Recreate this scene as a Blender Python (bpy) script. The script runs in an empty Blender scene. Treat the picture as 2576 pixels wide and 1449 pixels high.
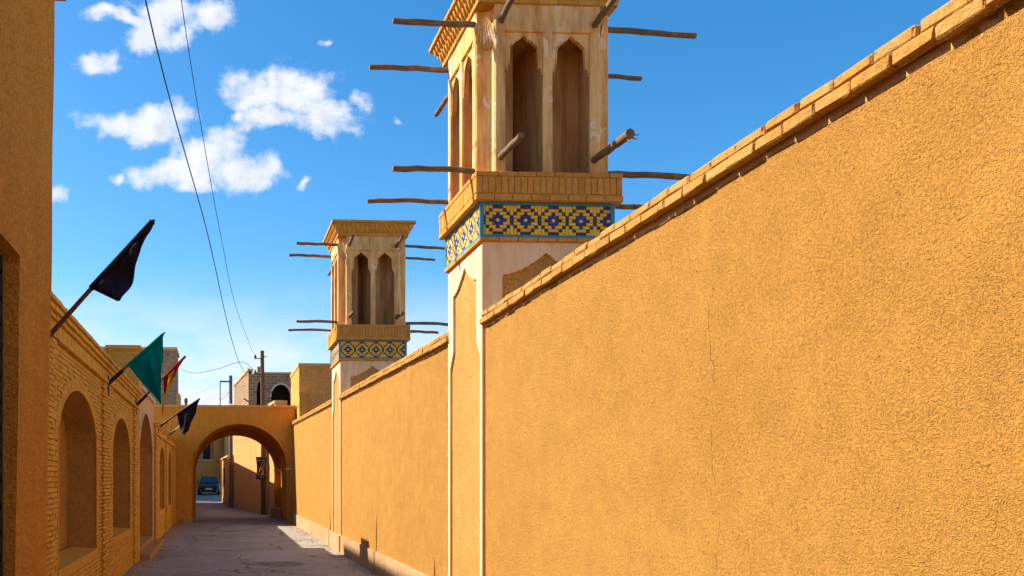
import bpy, bmesh, math, random
from mathutils import Vector, noise as mnoise

random.seed(11)
R = math.radians
scn = bpy.context.scene
col = scn.collection

# ------------------------------------------------------------------ camera
EYE = 1.6
cam_d = bpy.data.cameras.new('camera')
cam_d.sensor_fit = 'HORIZONTAL'
cam_d.sensor_width = 36.0
cam_d.lens = 36.0 * 2228 / 2576
cam_d.shift_x = (1288 - 668.8) / 2576
cam_d.shift_y = (1205 - 724.5) / 2576
cam_d.clip_start = 0.05
cam_d.clip_end = 5000
cam = bpy.data.objects.new('camera', cam_d)
cam.location = (0, 0, EYE)
cam.rotation_euler = (R(90), 0, R(-3))
col.objects.link(cam)
scn.camera = cam

# ------------------------------------------------------------------ light
SUN_TO = Vector((-1.0, 0.405, 0.885)).normalized()
SUN_EL = math.asin(SUN_TO.z)
SUN_AZ = math.atan2(SUN_TO.x, SUN_TO.y)          # from +Y, clockwise positive
sun_d = bpy.data.lights.new('sun', 'SUN')
sun_d.energy = 5.0
sun_d.angle = R(0.5)
sun_d.color = (1.0, 0.93, 0.82)
sun = bpy.data.objects.new('sun', sun_d)
sun.rotation_euler = (-SUN_TO).to_track_quat('-Z', 'Y').to_euler()
sun.location = (-30, 12, 40)
col.objects.link(sun)

vs = scn.view_settings
vs.view_transform = 'Standard'
vs.look = 'None'
vs.gamma = 1.0
vs.use_curve_mapping = False
vs.exposure = 0.88
scn.cycles.max_bounces = 6
scn.cycles.diffuse_bounces = 4
scn.cycles.glossy_bounces = 2
scn.cycles.use_adaptive_sampling = True
scn.cycles.adaptive_threshold = 0.025
scn.cycles.caustics_reflective = False
scn.cycles.caustics_refractive = False


# ------------------------------------------------------------------ node helper
class G:
    def __init__(self, tree):
        self.t = tree
        tree.nodes.clear()

    def n(self, typ, ins=None, out=0, **props):
        nd = self.t.nodes.new(typ)
        for k, v in props.items():
            setattr(nd, k, v)
        for k, v in (ins or {}).items():
            s = nd.inputs[k]
            if isinstance(v, bpy.types.NodeSocket):
                self.t.links.new(v, s)
            else:
                s.default_value = v
        return nd.outputs[out] if len(nd.outputs) else None

    def math(self, op, a, b=0.0, c=0.0, clamp=False):
        return self.n('ShaderNodeMath', {0: a, 1: b, 2: c}, operation=op, use_clamp=clamp)

    def vmath(self, op, a, b=(0, 0, 0), out=0):
        return self.n('ShaderNodeVectorMath', {0: a, 1: b}, out=out, operation=op)

    def noise(self, p, scale, detail=4, rough=.55, dist=0.0, out=0):
        return self.n('ShaderNodeTexNoise', {'Vector': p, 'Scale': scale, 'Detail': detail,
                                             'Roughness': rough, 'Distortion': dist}, out=out)

    def rng(self, v, a, b, c=0.0, d=1.0, smooth=False):
        return self.n('ShaderNodeMapRange', {0: v, 1: a, 2: b, 3: c, 4: d}, clamp=True,
                      interpolation_type='SMOOTHSTEP' if smooth else 'LINEAR')

    def mix(self, f, a, b, mode='MIX'):
        nd = self.t.nodes.new('ShaderNodeMix')
        nd.data_type = 'RGBA'
        nd.blend_type = mode
        for s, v in ((nd.inputs[0], f), (nd.inputs[6], a), (nd.inputs[7], b)):
            if isinstance(v, bpy.types.NodeSocket):
                self.t.links.new(v, s)
            elif s.type == 'RGBA':
                s.default_value = (*v[:3], 1)
            else:
                s.default_value = v
        return nd.outputs[2]

    def grey(self, v):
        return self.n('ShaderNodeCombineColor', {0: v, 1: v, 2: v})


# ------------------------------------------------------------------ world: sky with fair-weather clouds
world = bpy.data.worlds.new('World')
scn.world = world
world.use_nodes = True
world.cycles.sampling_method = 'MANUAL'
world.cycles.sample_map_resolution = 256
g = G(world.node_tree)
sky = g.n('ShaderNodeTexSky', sky_type='NISHITA', sun_disc=False, sun_elevation=SUN_EL,
          sun_rotation=SUN_AZ, altitude=1200, air_density=1.0, dust_density=1.5, ozone_density=2.5)
sky = g.n('ShaderNodeHueSaturation', {'Hue': .494, 'Saturation': 1.36, 'Value': 1.0, 'Fac': 1.0, 'Color': sky})
SKY_S = 0.12
dirv = g.n('ShaderNodeTexCoord', out=0)
sx = g.n('ShaderNodeSeparateXYZ', {0: dirv}, out=0)
sep = sx.node
dx, dy, dz = sep.outputs
ysafe = g.math('MAXIMUM', dy, 0.06)
ca = g.math('DIVIDE', dx, ysafe)
cb = g.math('DIVIDE', dz, ysafe)
P = g.n('ShaderNodeCombineXYZ', {0: ca, 1: cb, 2: 0.0})
wn = g.noise(P, 14, 3, .6, out=1)
wv = g.vmath('SUBTRACT', wn, (.5, .5, .5))
wv = g.vmath('MULTIPLY', wv, (.055, .045, 0))
PW = g.vmath('ADD', P, wv)


def cc(u, v, ru, rv):
    return ((u - 552) / 2228, (1205 - v) / 2228, ru / 2228, rv / 2228)


CL = [cc(430, 40, 135, 62), cc(535, 38, 70, 48), cc(300, 52, 95, 26), cc(380, 98, 85, 44), cc(470, 92, 50, 42), cc(360, 25, 60, 30),
      cc(245, 168, 75, 24), cc(285, 160, 42, 26),
      cc(640, 242, 95, 56), cc(735, 230, 105, 78), cc(825, 285, 92, 56), cc(912, 236, 52, 34), cc(700, 305, 110, 40), cc(600, 302, 40, 22),
      cc(285, 315, 90, 42), cc(385, 325, 95, 50), cc(445, 285, 56, 46),
      cc(510, 395, 105, 74), cc(425, 435, 118, 46), cc(610, 430, 120, 54), cc(685, 420, 46, 50), cc(288, 448, 30, 20), cc(490, 470, 70, 24),
      cc(142, 490, 42, 34), cc(765, 458, 26, 28), cc(998, 290, 34, 20), cc(818, 102, 26, 14)]
fld = None
for (a0, b0, ra, rb) in CL:
    q = g.vmath('SUBTRACT', PW, (a0, b0, 0))
    q = g.vmath('MULTIPLY', q, (1 / ra, 1 / rb, 0))
    ln = g.n('ShaderNodeVectorMath', {0: q}, out=1, operation='LENGTH')
    e = g.math('SUBTRACT', 1.0, ln)
    small = max(0.0, min(1.0, (.030 - ra) / .015))
    if small: e = g.math('SUBTRACT', e, .42 * small)
    fld = e if fld is None else g.math('SMOOTH_MAX', fld, e, .12)
# scattered clouds over the rest of the sky (left of and behind the view)
inv = g.math('DIVIDE', 1.0, g.math('MAXIMUM', dz, .08))
PC = g.n('ShaderNodeCombineXYZ', {0: g.math('MULTIPLY', dx, inv), 1: g.math('MULTIPLY', dy, inv), 2: 0.0})
gen = g.noise(PC, 1.1, 3, .5)
gen = g.rng(gen, .42, .7, -1.2, .6)
away = g.math('MAXIMUM', g.rng(dy, .25, -.1), g.rng(dx, -.25, -.5))
gen = g.math('SUBTRACT', gen, g.math('MULTIPLY', g.math('SUBTRACT', 1.0, away), 4.0))
fld = g.math('MAXIMUM', fld, gen)
fb = g.noise(P, 20, 7, .63)
dens = g.math('ADD', fld, g.math('MULTIPLY', g.math('SUBTRACT', fb, .5), 2.9))
mask = g.rng(dens, -.16, .78, 0, 1, True)
mask = g.math('MULTIPLY', mask, g.rng(dz, 0.0, .06))
# thin veil low over the roofs
ve = g.vmath('MULTIPLY', P, (3, 9, 1))
veil = g.rng(g.noise(ve, 2.2, 4, .5), .30, .62, .25, .9, True)
veil = g.math('MULTIPLY', veil, g.rng(cb, .25, .09, 0, 1, True))
mask = g.math('MAXIMUM', mask, veil)
core = g.rng(dens, .2, 1.1, 0, 1, True)
off = g.noise(g.vmath('ADD', P, (-.010, .016, 0)), 20, 4, .63)
fb4 = g.noise(P, 20, 4, .63)
relief = g.rng(g.math('SUBTRACT', fb4, off), -.10, .10, 1, 0)
low = g.rng(g.noise(P, 8, 2, .5), .35, .65)
relief = g.math('MAXIMUM', g.math('MULTIPLY', relief, .9), g.math('MULTIPLY', low, .55))
cloudc = g.mix(g.math('MULTIPLY', g.rng(core, 0, .6), relief), (4.5, 4.6, 4.7), (3.2, 3.55, 4.05))  # lit and shaded sides of the clouds painted into their colour
skyc = g.mix(mask, sky, cloudc)
bg = g.n('ShaderNodeBackground', {'Color': skyc, 'Strength': SKY_S})
g.n('ShaderNodeOutputWorld', {'Surface': bg})

# ------------------------------------------------------------------ materials
MATS = {}


def newmat(name):
    m = bpy.data.materials.new(name)
    m.use_nodes = True
    MATS[name] = m
    return m, G(m.node_tree)


def finish(g, color, rough=.9, height=None, dist=.01, strength=1.0, spec=.25, metal=0.0):
    ins = {'Base Color': color if isinstance(color, bpy.types.NodeSocket) else (*color[:3], 1),
           'Roughness': rough, 'Metallic': metal, 'Specular IOR Level': spec}
    if height is not None:
        ins['Normal'] = g.n('ShaderNodeBump', {'Strength': strength, 'Distance': dist, 'Height': height})
    b = g.n('ShaderNodeBsdfPrincipled', ins)
    g.n('ShaderNodeOutputMaterial', {'Surface': b})


def earth(name, a, b, lump=26, dist=.012, cracks=(), fine=.35, pit=.5, streak=.0):
    m, g = newmat(name)
    p = g.n('ShaderNodeNewGeometry', out=0)
    big = g.rng(g.noise(p, .5, 3, .6), .34, .68)
    c = g.mix(big, a, b)
    med = g.rng(g.noise(p, 5, 4, .65), .3, .7, .91, 1.06)
    c = g.mix(1.0, c, g.grey(med), 'MULTIPLY')
    lm = g.noise(p, lump, 3, .6, 1.6)
    fn = g.noise(p, lump * 4, 1, .6)
    rot = g.n('ShaderNodeMapping', {'Vector': p, 'Rotation': (R(35), 0, 0), 'Scale': (26, 30, 120)})
    st1 = g.noise(rot, 1.0, 1, .5, .6)
    rot2 = g.n('ShaderNodeMapping', {'Vector': p, 'Rotation': (R(-50), 0, R(20)), 'Scale': (30, 34, 140)})
    st2 = g.noise(rot2, 1.0, 1, .5, .6)
    straw = g.math('MAXIMUM', g.rng(st1, .66, .74), g.rng(st2, .67, .75))
    grain = g.noise(p, lump * 1.6, 2, .7, .8)
    c = g.mix(1.0, c, g.grey(g.rng(grain, .3, .7, .72, 1.34)), 'MULTIPLY')
    pits = g.math('MAXIMUM', g.rng(st1, .29, .23), g.rng(grain, .27, .21))
    c = g.mix(g.math('MULTIPLY', straw, .45), c, [min(1, x * 1.35 + .05) for x in b])
    c = g.mix(g.math('MULTIPLY', pits, pit), c, [x * .35 for x in a])
    h = g.math('MULTIPLY', lm, 1 - fine)
    h = g.math('ADD', h, g.math('MULTIPLY', fn, fine))
    h = g.math('ADD', h, g.math('MULTIPLY', straw, .15))
    h = g.math('SUBTRACT', h, g.math('MULTIPLY', pits, .7))
    big2 = g.noise(p, 2.2, 1, .5)
    h = g.math('ADD', h, g.math('MULTIPLY', big2, 1.6))
    if streak:
        smap = g.n('ShaderNodeMapping', {'Vector': p, 'Scale': (7, 7, .5)})
        sn = g.rng(g.noise(smap, 1.0, 4, .6), .52, .75)
        c = g.mix(g.math('MULTIPLY', sn, streak), c, [x * .6 for x in a])
    if cracks:
        s = g.n('ShaderNodeSeparateXYZ', {0: p}, out=1)
        zz = s.node.outputs[2]
        wob = g.math('MULTIPLY', g.math('SUBTRACT', g.noise(p, 1.6, 5, .62), .5), .36)
        tot = None
        for (y0, w, z0, z1) in cracks:
            d = g.math('ABSOLUTE', g.math('SUBTRACT', g.math('ADD', s, wob), y0))
            k = g.rng(d, w * .5, w, 1, 0)
            k = g.math('MULTIPLY', k, g.rng(zz, z0, z0 + .15))
            k = g.math('MULTIPLY', k, g.rng(zz, z1, z1 - .3))
            k = g.math('MULTIPLY', k, g.rng(g.noise(p, 7, 3), .45, .55))
            tot = k if tot is None else g.math('MAXIMUM', tot, k)
        c = g.mix(g.math('MULTIPLY', tot, .5), c, [x * .25 for x in a])
        h = g.math('SUBTRACT', h, g.math('MULTIPLY', tot, .5))
    finish(g, c, .95, h, dist, 1.0, .1)
    return m


OCH_A, OCH_B = (.535, .252, .050), (.58, .285, .060)
M_WALL = earth('adobe', OCH_A, OCH_B, 56, .026,
               cracks=((4.62, .0032, .0, 2.75), (12.6, .005, .3, 3.0), (24.2, .008, .4, 3.0)), pit=.7)
M_ADOBE2 = earth('adobe_rough', (.62, .27, .034), (.70, .32, .048), 36, .02, streak=.2)
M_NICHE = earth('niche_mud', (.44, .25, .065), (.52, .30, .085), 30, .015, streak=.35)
M_ADOBE_FAR = earth('adobe_smooth', (.54, .30, .10), (.60, .35, .13), 12, .012, streak=.3)
M_BLOCK = earth('adobe_brown', (.68, .275, .06), (.74, .32, .085), 14, .014, streak=.35)
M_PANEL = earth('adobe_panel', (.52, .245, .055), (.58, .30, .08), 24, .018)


def plaster(name, a, b, stain, amt=.5, peel=0.0):
    m, g = newmat(name)
    p = g.n('ShaderNodeNewGeometry', out=0)
    c = g.mix(g.rng(g.noise(p, 1.6, 5, .6), .35, .65), a, b)
    smap = g.n('ShaderNodeMapping', {'Vector': p, 'Scale': (9, 9, 1.6)})
    st = g.rng(g.noise(smap, 1.0, 5, .65), .42, .70)
    c = g.mix(g.math('MULTIPLY', st, amt), c, stain)
    sp = g.rng(g.noise(p, 45, 3, .6), .68, .78)
    c = g.mix(g.math('MULTIPLY', sp, .4), c, [x * .5 for x in stain])
    pn = g.noise(g.n('ShaderNodeMapping', {'Vector': p, 'Scale': (1.5, 1.5, .8)}), 3.4, 4, .55, .6)
    h = g.math('ADD', g.math('MULTIPLY', g.noise(p, 22, 5, .6), .5), g.math('MULTIPLY', g.noise(p, 5, 2), 1.0))
    if peel:
        pl = g.rng(pn, .605, .62)
        c = g.mix(g.math('MULTIPLY', pl, peel), c, (.90, .68, .48))
        h = g.math('SUBTRACT', h, g.math('MULTIPLY', pl, .5))
    finish(g, c, .9, h, .008, 1.0, .15)
    return m


M_WHITE = plaster('white_plaster', (.92, .66, .40), (.88, .57, .32), (.70, .34, .10), .6)
M_TAN = plaster('tan_plaster', (.86, .49, .165), (.88, .56, .24), (.52, .21, .04), .9, .75)
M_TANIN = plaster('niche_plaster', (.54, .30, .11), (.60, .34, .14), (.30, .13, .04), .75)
M_PINK = plaster('pink_plaster', (.62, .36, .17), (.66, .40, .20), (.54, .28, .1), .4)


def brick(name, a, b, dust, bump=.006, noi=35):
    m, g = newmat(name)
    geo = g.n('ShaderNodeNewGeometry', out=0)
    isl = geo.node.outputs['Random Per Island']
    orn = g.n('ShaderNodeObjectInfo', out=0).node.outputs['Random']
    r = g.math('FRACT', g.math('ADD', isl, orn))
    c = g.mix(r, a, b)
    c = g.mix(g.rng(g.noise(geo, 7, 5, .65), .45, .75, 0, .55), c, dust)
    c = g.mix(1.0, c, g.grey(g.rng(g.noise(geo, noi, 4, .6), .3, .7, .82, 1.12)), 'MULTIPLY')
    h = g.math('ADD', g.noise(geo, noi, 5, .65), g.math('MULTIPLY', g.noise(geo, noi * 4, 2), .4))
    finish(g, c, .93, h, bump, 1.0, .12)
    return m


M_COPING = brick('coping_brick', (.47, .225, .045), (.56, .295, .075), (.56, .34, .14), .010, 32)
M_BRICK = brick('wall_brick', (.68, .365, .05), (.82, .46, .08), (.78, .44, .10), .008, 40)
M_LEDGE = brick('ledge_brick', (.60, .255, .04), (.72, .33, .065), (.72, .40, .15), .006, 45)
M_GOLD = brick('cornice_brick', (.64, .30, .045), (.76, .38, .08), (.56, .25, .05), .006, 45)
M_MORTAR = brick('mortar', (.68, .38, .13), (.70, .40, .15), (.62, .33, .10), .006, 50)
M_JOINT = brick('mud_joint', (.46, .25, .07), (.50, .28, .085), (.42, .21, .06), .006, 50)
M_STONE = brick('plinth_stone', (.48, .29, .13), (.55, .35, .18), (.42, .24, .11), .014, 20)


def farbrick(name, a, b, mort, sx_=3.6, sz_=9.0):
    m, g = newmat(name)
    p = g.n('ShaderNodeNewGeometry', out=0)
    s = g.n('ShaderNodeSeparateXYZ', {0: p}, out=0)
    xy = g.math('ADD', s, s.node.outputs[1])
    v = g.n('ShaderNodeCombineXYZ', {0: xy, 1: s.node.outputs[2], 2: 0.0})
    v = g.vmath('ADD', v, g.vmath('MULTIPLY', g.noise(p, 3, 3, .5, out=1), (.05, .05, 0)))
    bt = g.n('ShaderNodeTexBrick', {'Vector': v, 'Scale': 1.0, 'Color1': (*a, 1), 'Color2': (*b, 1), 'Mortar': (*mort, 1),
                                    'Mortar Size': .022, 'Brick Width': .42, 'Row Height': .17, 'Bias': 0.0})
    c = g.mix(1.0, bt, g.grey(g.rng(g.noise(p, 2, 5, .6), .3, .7, .7, 1.2)), 'MULTIPLY')
    h = g.math('MULTIPLY', bt.node.outputs[1], -1.0)
    h = g.math('ADD', h, g.noise(p, 12, 3))
    finish(g, c, .95, h, .03, 1.0, .1)
    return m


M_FARBR = farbrick('weathered_brick', (.36, .22, .12), (.24, .15, .09), (.46, .33, .2))

# wood, tile, metal, cloth, glass, road
m, g = newmat('wood_beam'); M_WOOD = m
p = g.n('ShaderNodeTexCoord', out=3)
grain = g.n('ShaderNodeMapping', {'Vector': p, 'Scale': (4, 70, 70)})
gn = g.noise(grain, 1.0, 6, .65, .4)
c = g.mix(g.rng(gn, .3, .7), (.10, .060, .035), (.30, .19, .11))
c = g.mix(g.rng(g.noise(p, 6, 4), .55, .75, 0, .5), c, (.36, .28, .2))
finish(g, c, .85, gn, .006, 1.0, .2)
m, g = newmat('dark_wood'); M_DWOOD = m
p = g.n('ShaderNodeTexCoord', out=3)
gn = g.noise(g.n('ShaderNodeMapping', {'Vector': p, 'Scale': (30, 30, 2)}), 1.0, 5, .6)
finish(g, g.mix(gn, (.07, .035, .02), (.20, .11, .06)), .8, gn, .006)


def glaze(name, a, b):
    m, g = newmat(name)
    geo = g.n('ShaderNodeNewGeometry', out=0)
    r = g.math('FRACT', g.math('ADD', geo.node.outputs['Random Per Island'],
                               g.n('ShaderNodeObjectInfo', out=0).node.outputs['Random']))
    c = g.mix(r, a, b)
    c = g.mix(g.rng(g.noise(geo, 40, 4, .6), .5, .8, 0, .35), c, (.5, .32, .08))
    finish(g, c, .32, g.noise(geo, 18, 3), .003, .6, .5)
    return m


T_YEL = glaze('tile_yellow', (.84, .46, .0), (.90, .56, .005))
T_ORG = glaze('tile_orange', (.86, .36, .0), (.90, .44, .01))
T_BLU = glaze('tile_blue', (.002, .014, .11), (.003, .03, .24))
T_NAV = glaze('tile_navy', (.010, .014, .055), (.012, .018, .09))
T_CRM = glaze('tile_cream', (.74, .58, .32), (.8, .62, .36))
T_TEAL = glaze('tile_teal', (.02, .22, .32), (.03, .26, .38))
T_SKY = glaze('tile_sky_blue', (.20, .42, .62), (.26, .48, .68))


def plain(name, c, rough=.6, metal=0.0, bump=0.0, nsc=20, spec=.4, var=.25):
    m, g = newmat(name)
    p = g.n('ShaderNodeNewGeometry', out=0)
    nn = g.noise(p, nsc, 4, .6)
    cc_ = g.mix(nn, [x * (1 - var) for x in c], [min(1, x * (1 + var)) for x in c])
    finish(g, cc_, rough, nn if bump else None, bump, 1.0, spec, metal)
    return m


M_IRON = plain('dark_iron', (.03, .03, .032), .55, .6, .002, 60)
M_CABLE = plain('black_cable', (.02, .022, .02), .6)
M_DARK = plain('dark_interior', (.025, .022, .02), .9)


def cloth(name, c, trans):
    m, g = newmat(name)
    p = g.n('ShaderNodeNewGeometry', out=0)
    nn = g.noise(p, 9, 4, .6)
    weave = g.noise(p, 260, 1, .5)
    cc_ = g.mix(nn, [x * .8 for x in c], [min(1, x * 1.2) for x in c])
    hh = g.math('ADD', nn, g.math('MULTIPLY', weave, .1))
    nrm = g.n('ShaderNodeBump', {'Strength': .8, 'Distance': .012, 'Height': hh})
    b1 = g.n('ShaderNodeBsdfPrincipled', {'Base Color': cc_, 'Roughness': .85, 'Specular IOR Level': .12, 'Normal': nrm})
    b2 = g.n('ShaderNodeBsdfTranslucent', {'Color': cc_, 'Normal': nrm})
    g.n('ShaderNodeOutputMaterial', {'Surface': g.n('ShaderNodeMixShader', {0: trans, 1: b1, 2: b2})})
    return m


M_BLACKCL = cloth('black_cloth', (.024, .022, .036), .2)
M_GREENCL = cloth('green_cloth', (.0, .25, .225), .35)
M_REDCL = cloth('red_cloth', (.50, .015, .02), .35)
M_YELCL = cloth('yellow_cloth', (.75, .42, .02), .35)
M_SHUT = plain('lattice_paint', (.55, .50, .45), .7)
M_CARP = plain('car_paint', (.010, .010, .011), .3, .0, 0, 5, .4)
M_CARB = plain('black_plastic', (.012, .012, .013), .6)
M_TYRE = plain('tyre_rubber', (.018, .018, .018), .85)
M_RIM = plain('alloy_rim', (.4, .4, .42), .35, .9)
M_LAMP = plain('lamp_lens', (.55, .52, .5), .12, 0, 0, 5, .8)
M_PLATE = plain('plate_white', (.75, .75, .72), .5)
M_GLASS = plain('car_glass', (.015, .03, .05), .08, .0, 0, 4, .5)
M_CHROME = plain('chrome_strip', (.45, .42, .36), .3, .9)
M_CERAM = plain('insulator', (.08, .05, .04), .3)
M_LIME = plain('lime_render', (.62, .52, .40), .95, 0, .01, 18, .1)
M_BANN = plain('banner_cloth', (.035, .020, .016), .8, 0, .002, 30)
M_BANL = plain('banner_thread', (.42, .30, .18), .8)

m, g = newmat('road_surface'); M_ROAD = m
p = g.n('ShaderNodeNewGeometry', out=0)
big = g.noise(p, .6, 6, .65)
c = g.mix(g.rng(big, .33, .67), (.285, .275, .255), (.38, .362, .325))
c = g.mix(1.0, c, g.grey(g.rng(g.noise(p, 8, 5, .75), .3, .7, .72, 1.2)), 'MULTIPLY')
c = g.mix(1.0, c, g.grey(g.rng(g.noise(p, 45, 2, .6), .3, .7, .8, 1.18)), 'MULTIPLY')
dust = g.rng(g.noise(p, 1.3, 5, .6, .5), .52, .72, 0, .6)
c = g.mix(dust, c, (.42, .34, .26))
sp = g.n('ShaderNodeSeparateXYZ', {0: p}, out=0)
edge = g.math('MAXIMUM', g.rng(sp, 1.5, 2.5), g.rng(sp, -.9, -1.5))
edge = g.math('MULTIPLY', edge, g.rng(g.noise(p, 3.5, 5, .6), .38, .62))
c = g.mix(g.math('MULTIPLY', edge, .7), c, (.40, .30, .20))
wp = g.vmath('ADD', p, g.vmath('MULTIPLY', g.noise(p, 1.4, 5, .6, out=1), (.9, .9, 0)))
vor = g.n('ShaderNodeTexVoronoi', {'Vector': wp, 'Scale': .42}, feature='DISTANCE_TO_EDGE')
crk = g.rng(vor, .013, .003)
crk = g.math('MULTIPLY', crk, g.rng(g.noise(p, .9, 2), .40, .55))
vor2 = g.n('ShaderNodeTexVoronoi', {'Vector': wp, 'Scale': 1.5}, feature='DISTANCE_TO_EDGE')
crk2 = g.math('MULTIPLY', g.rng(vor2, .022, .006), g.rng(g.noise(p, .5, 2), .5, .62))
ck = g.math('MAXIMUM', crk, g.math('MULTIPLY', crk2, .7))
c = g.mix(g.math('MULTIPLY', ck, .8), c, (.05, .043, .04))
hq = g.vmath('MULTIPLY', g.vmath('SUBTRACT', g.vmath('ADD', p, g.vmath('MULTIPLY', g.vmath('SUBTRACT', g.noise(p, 2.6, 4, .6, out=1), (.5, .5, .5)), (.9, .9, 0))), (1.02, 16.6, 0)), (1.5, 1.9, 0))
hole = g.rng(g.n('ShaderNodeVectorMath', {0: hq}, out=1, operation='LENGTH'), 1.0, .72)
hq2 = g.vmath('MULTIPLY', g.vmath('SUBTRACT', g.vmath('ADD', p, g.vmath('MULTIPLY', g.vmath('SUBTRACT', g.noise(p, 2.0, 4, .6, out=1), (.5, .5, .5)), (.8, 1.2, 0))), (.98, 18.2, 0)), (1.3, .75, 0))
slab = g.rng(g.n('ShaderNodeVectorMath', {0: hq2}, out=1, operation='LENGTH'), 1.0, .9)
c = g.mix(g.math('MULTIPLY', slab, .55), c, (.42, .39, .36))
c = g.mix(g.math('MULTIPLY', hole, g.rng(g.noise(p, 5, 4, .6), .3, .6, .2, .8)), c, (.13, .115, .10))
gr = g.noise(p, 90, 2, .7)
h = g.math('ADD', g.math('MULTIPLY', gr, .25), g.math('MULTIPLY', g.noise(p, 6, 5, .6), .8))
h = g.math('SUBTRACT', h, g.math('MULTIPLY', ck, 1.0))
h = g.math('ADD', h, g.math('MULTIPLY', slab, .6))
h = g.math('SUBTRACT', h, g.math('MULTIPLY', hole, 1.6))
finish(g, c, .88, h, .02, 1.0, .2)
m, g = newmat('desert_soil'); M_SOIL = m
p = g.n('ShaderNodeNewGeometry', out=0)
finish(g, g.mix(g.noise(p, .5, 6), (.30, .22, .15), (.42, .32, .22)), .95, g.noise(p, 4, 5), .03)


# ------------------------------------------------------------------ mesh helpers
def tag(o, label=None, cat=None, group=None, kind=None):
    if label: o['label'] = label
    if cat: o['category'] = cat
    if group: o['group'] = group
    if kind: o['kind'] = kind
    return o


def thing(name, loc, label, cat, group=None):
    o = bpy.data.objects.new(name, None)
    o.location = loc
    o.empty_display_size = .2
    col.objects.link(o)
    return tag(o, label, cat, group)


def link(name, me, parent=None, origin=None):
    o = bpy.data.objects.new(name, me)
    col.objects.link(o)
    if origin is not None:
        o.location = origin
    if parent is not None:
        o.parent = parent
        # vertices are given in world space: undo the parents' offset
        off = Vector((0, 0, 0)); q = parent
        while q is not None:
            off += q.location; q = q.parent
        o.location = (Vector(origin) if origin is not None else Vector((0, 0, 0))) - off
    return o


class MB:
    """collects polygons in world coordinates"""
    def __init__(self):
        self.v = []; self.f = []; self.mi = []; self.sm = []

    def add(self, vs_, fs, mi=0, smooth=False):
        o = len(self.v)
        self.v += [tuple(q) for q in vs_]
        for f in fs:
            self.f.append([o + i for i in f]); self.mi.append(mi); self.sm.append(smooth)

    def hexa(self, c, mi=0):
        self.add(c, [(0, 3, 2, 1), (4, 5, 6, 7), (0, 1, 5, 4), (1, 2, 6, 5), (2, 3, 7, 6), (3, 0, 4, 7)], mi)

    def box(self, x0, x1, y0, y1, z0, z1, mi=0):
        self.hexa([(x0, y0, z0), (x1, y0, z0), (x1, y1, z0), (x0, y1, z0),
                   (x0, y0, z1), (x1, y0, z1), (x1, y1, z1), (x0, y1, z1)], mi)

    def tube(self, pts, rad, seg=10, mi=0, cap=True):
        pts = [Vector(q) for q in pts]
        n = len(pts)
        rad = rad if isinstance(rad, (list, tuple)) else [rad] * n
        ring = []
        up = Vector((0, 0, 1))
        vs_ = []
        for i, q in enumerate(pts):
            d = (pts[min(i + 1, n - 1)] - pts[max(i - 1, 0)]).normalized()
            a = d.cross(up if abs(d.z) < .95 else Vector((1, 0, 0))).normalized()
            b = d.cross(a).normalized()
            for k in range(seg):
                t = 2 * math.pi * k / seg
                vs_.append(q + (a * math.cos(t) + b * math.sin(t)) * rad[i])
        fs = []
        for i in range(n - 1):
            for k in range(seg):
                k2 = (k + 1) % seg
                fs.append((i * seg + k, i * seg + k2, (i + 1) * seg + k2, (i + 1) * seg + k))
        self.add(vs_, fs, mi, True)
        if cap:
            self.add(vs_[:seg], [tuple(range(seg))], mi)
            self.add(vs_[-seg:], [tuple(reversed(range(seg)))], mi)

    def build(self, name, mats, parent=None, origin=None, recalc=False):
        if not isinstance(mats, (list, tuple)): mats = [mats]
        if origin is None and self.v:
            n = len(self.v)
            origin = (sum(q[0] for q in self.v) / n, sum(q[1] for q in self.v) / n, sum(q[2] for q in self.v) / n)
        ox, oy, oz = origin
        me = bpy.data.meshes.new(name)
        me.from_pydata([(a - ox, b - oy, c_ - oz) for a, b, c_ in self.v], [], self.f)
        for mt in mats: me.materials.append(mt)
        me.polygons.foreach_set('material_index', self.mi)
        me.polygons.foreach_set('use_smooth', self.sm)
        if recalc:
            bm = bmesh.new(); bm.from_mesh(me)
            bmesh.ops.remove_doubles(bm, verts=bm.verts, dist=1e-5)
            bmesh.ops.recalc_face_normals(bm, faces=bm.faces)
            bm.to_mesh(me); bm.free()
        me.update()
        return link(name, me, parent, Vector(origin))


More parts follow.
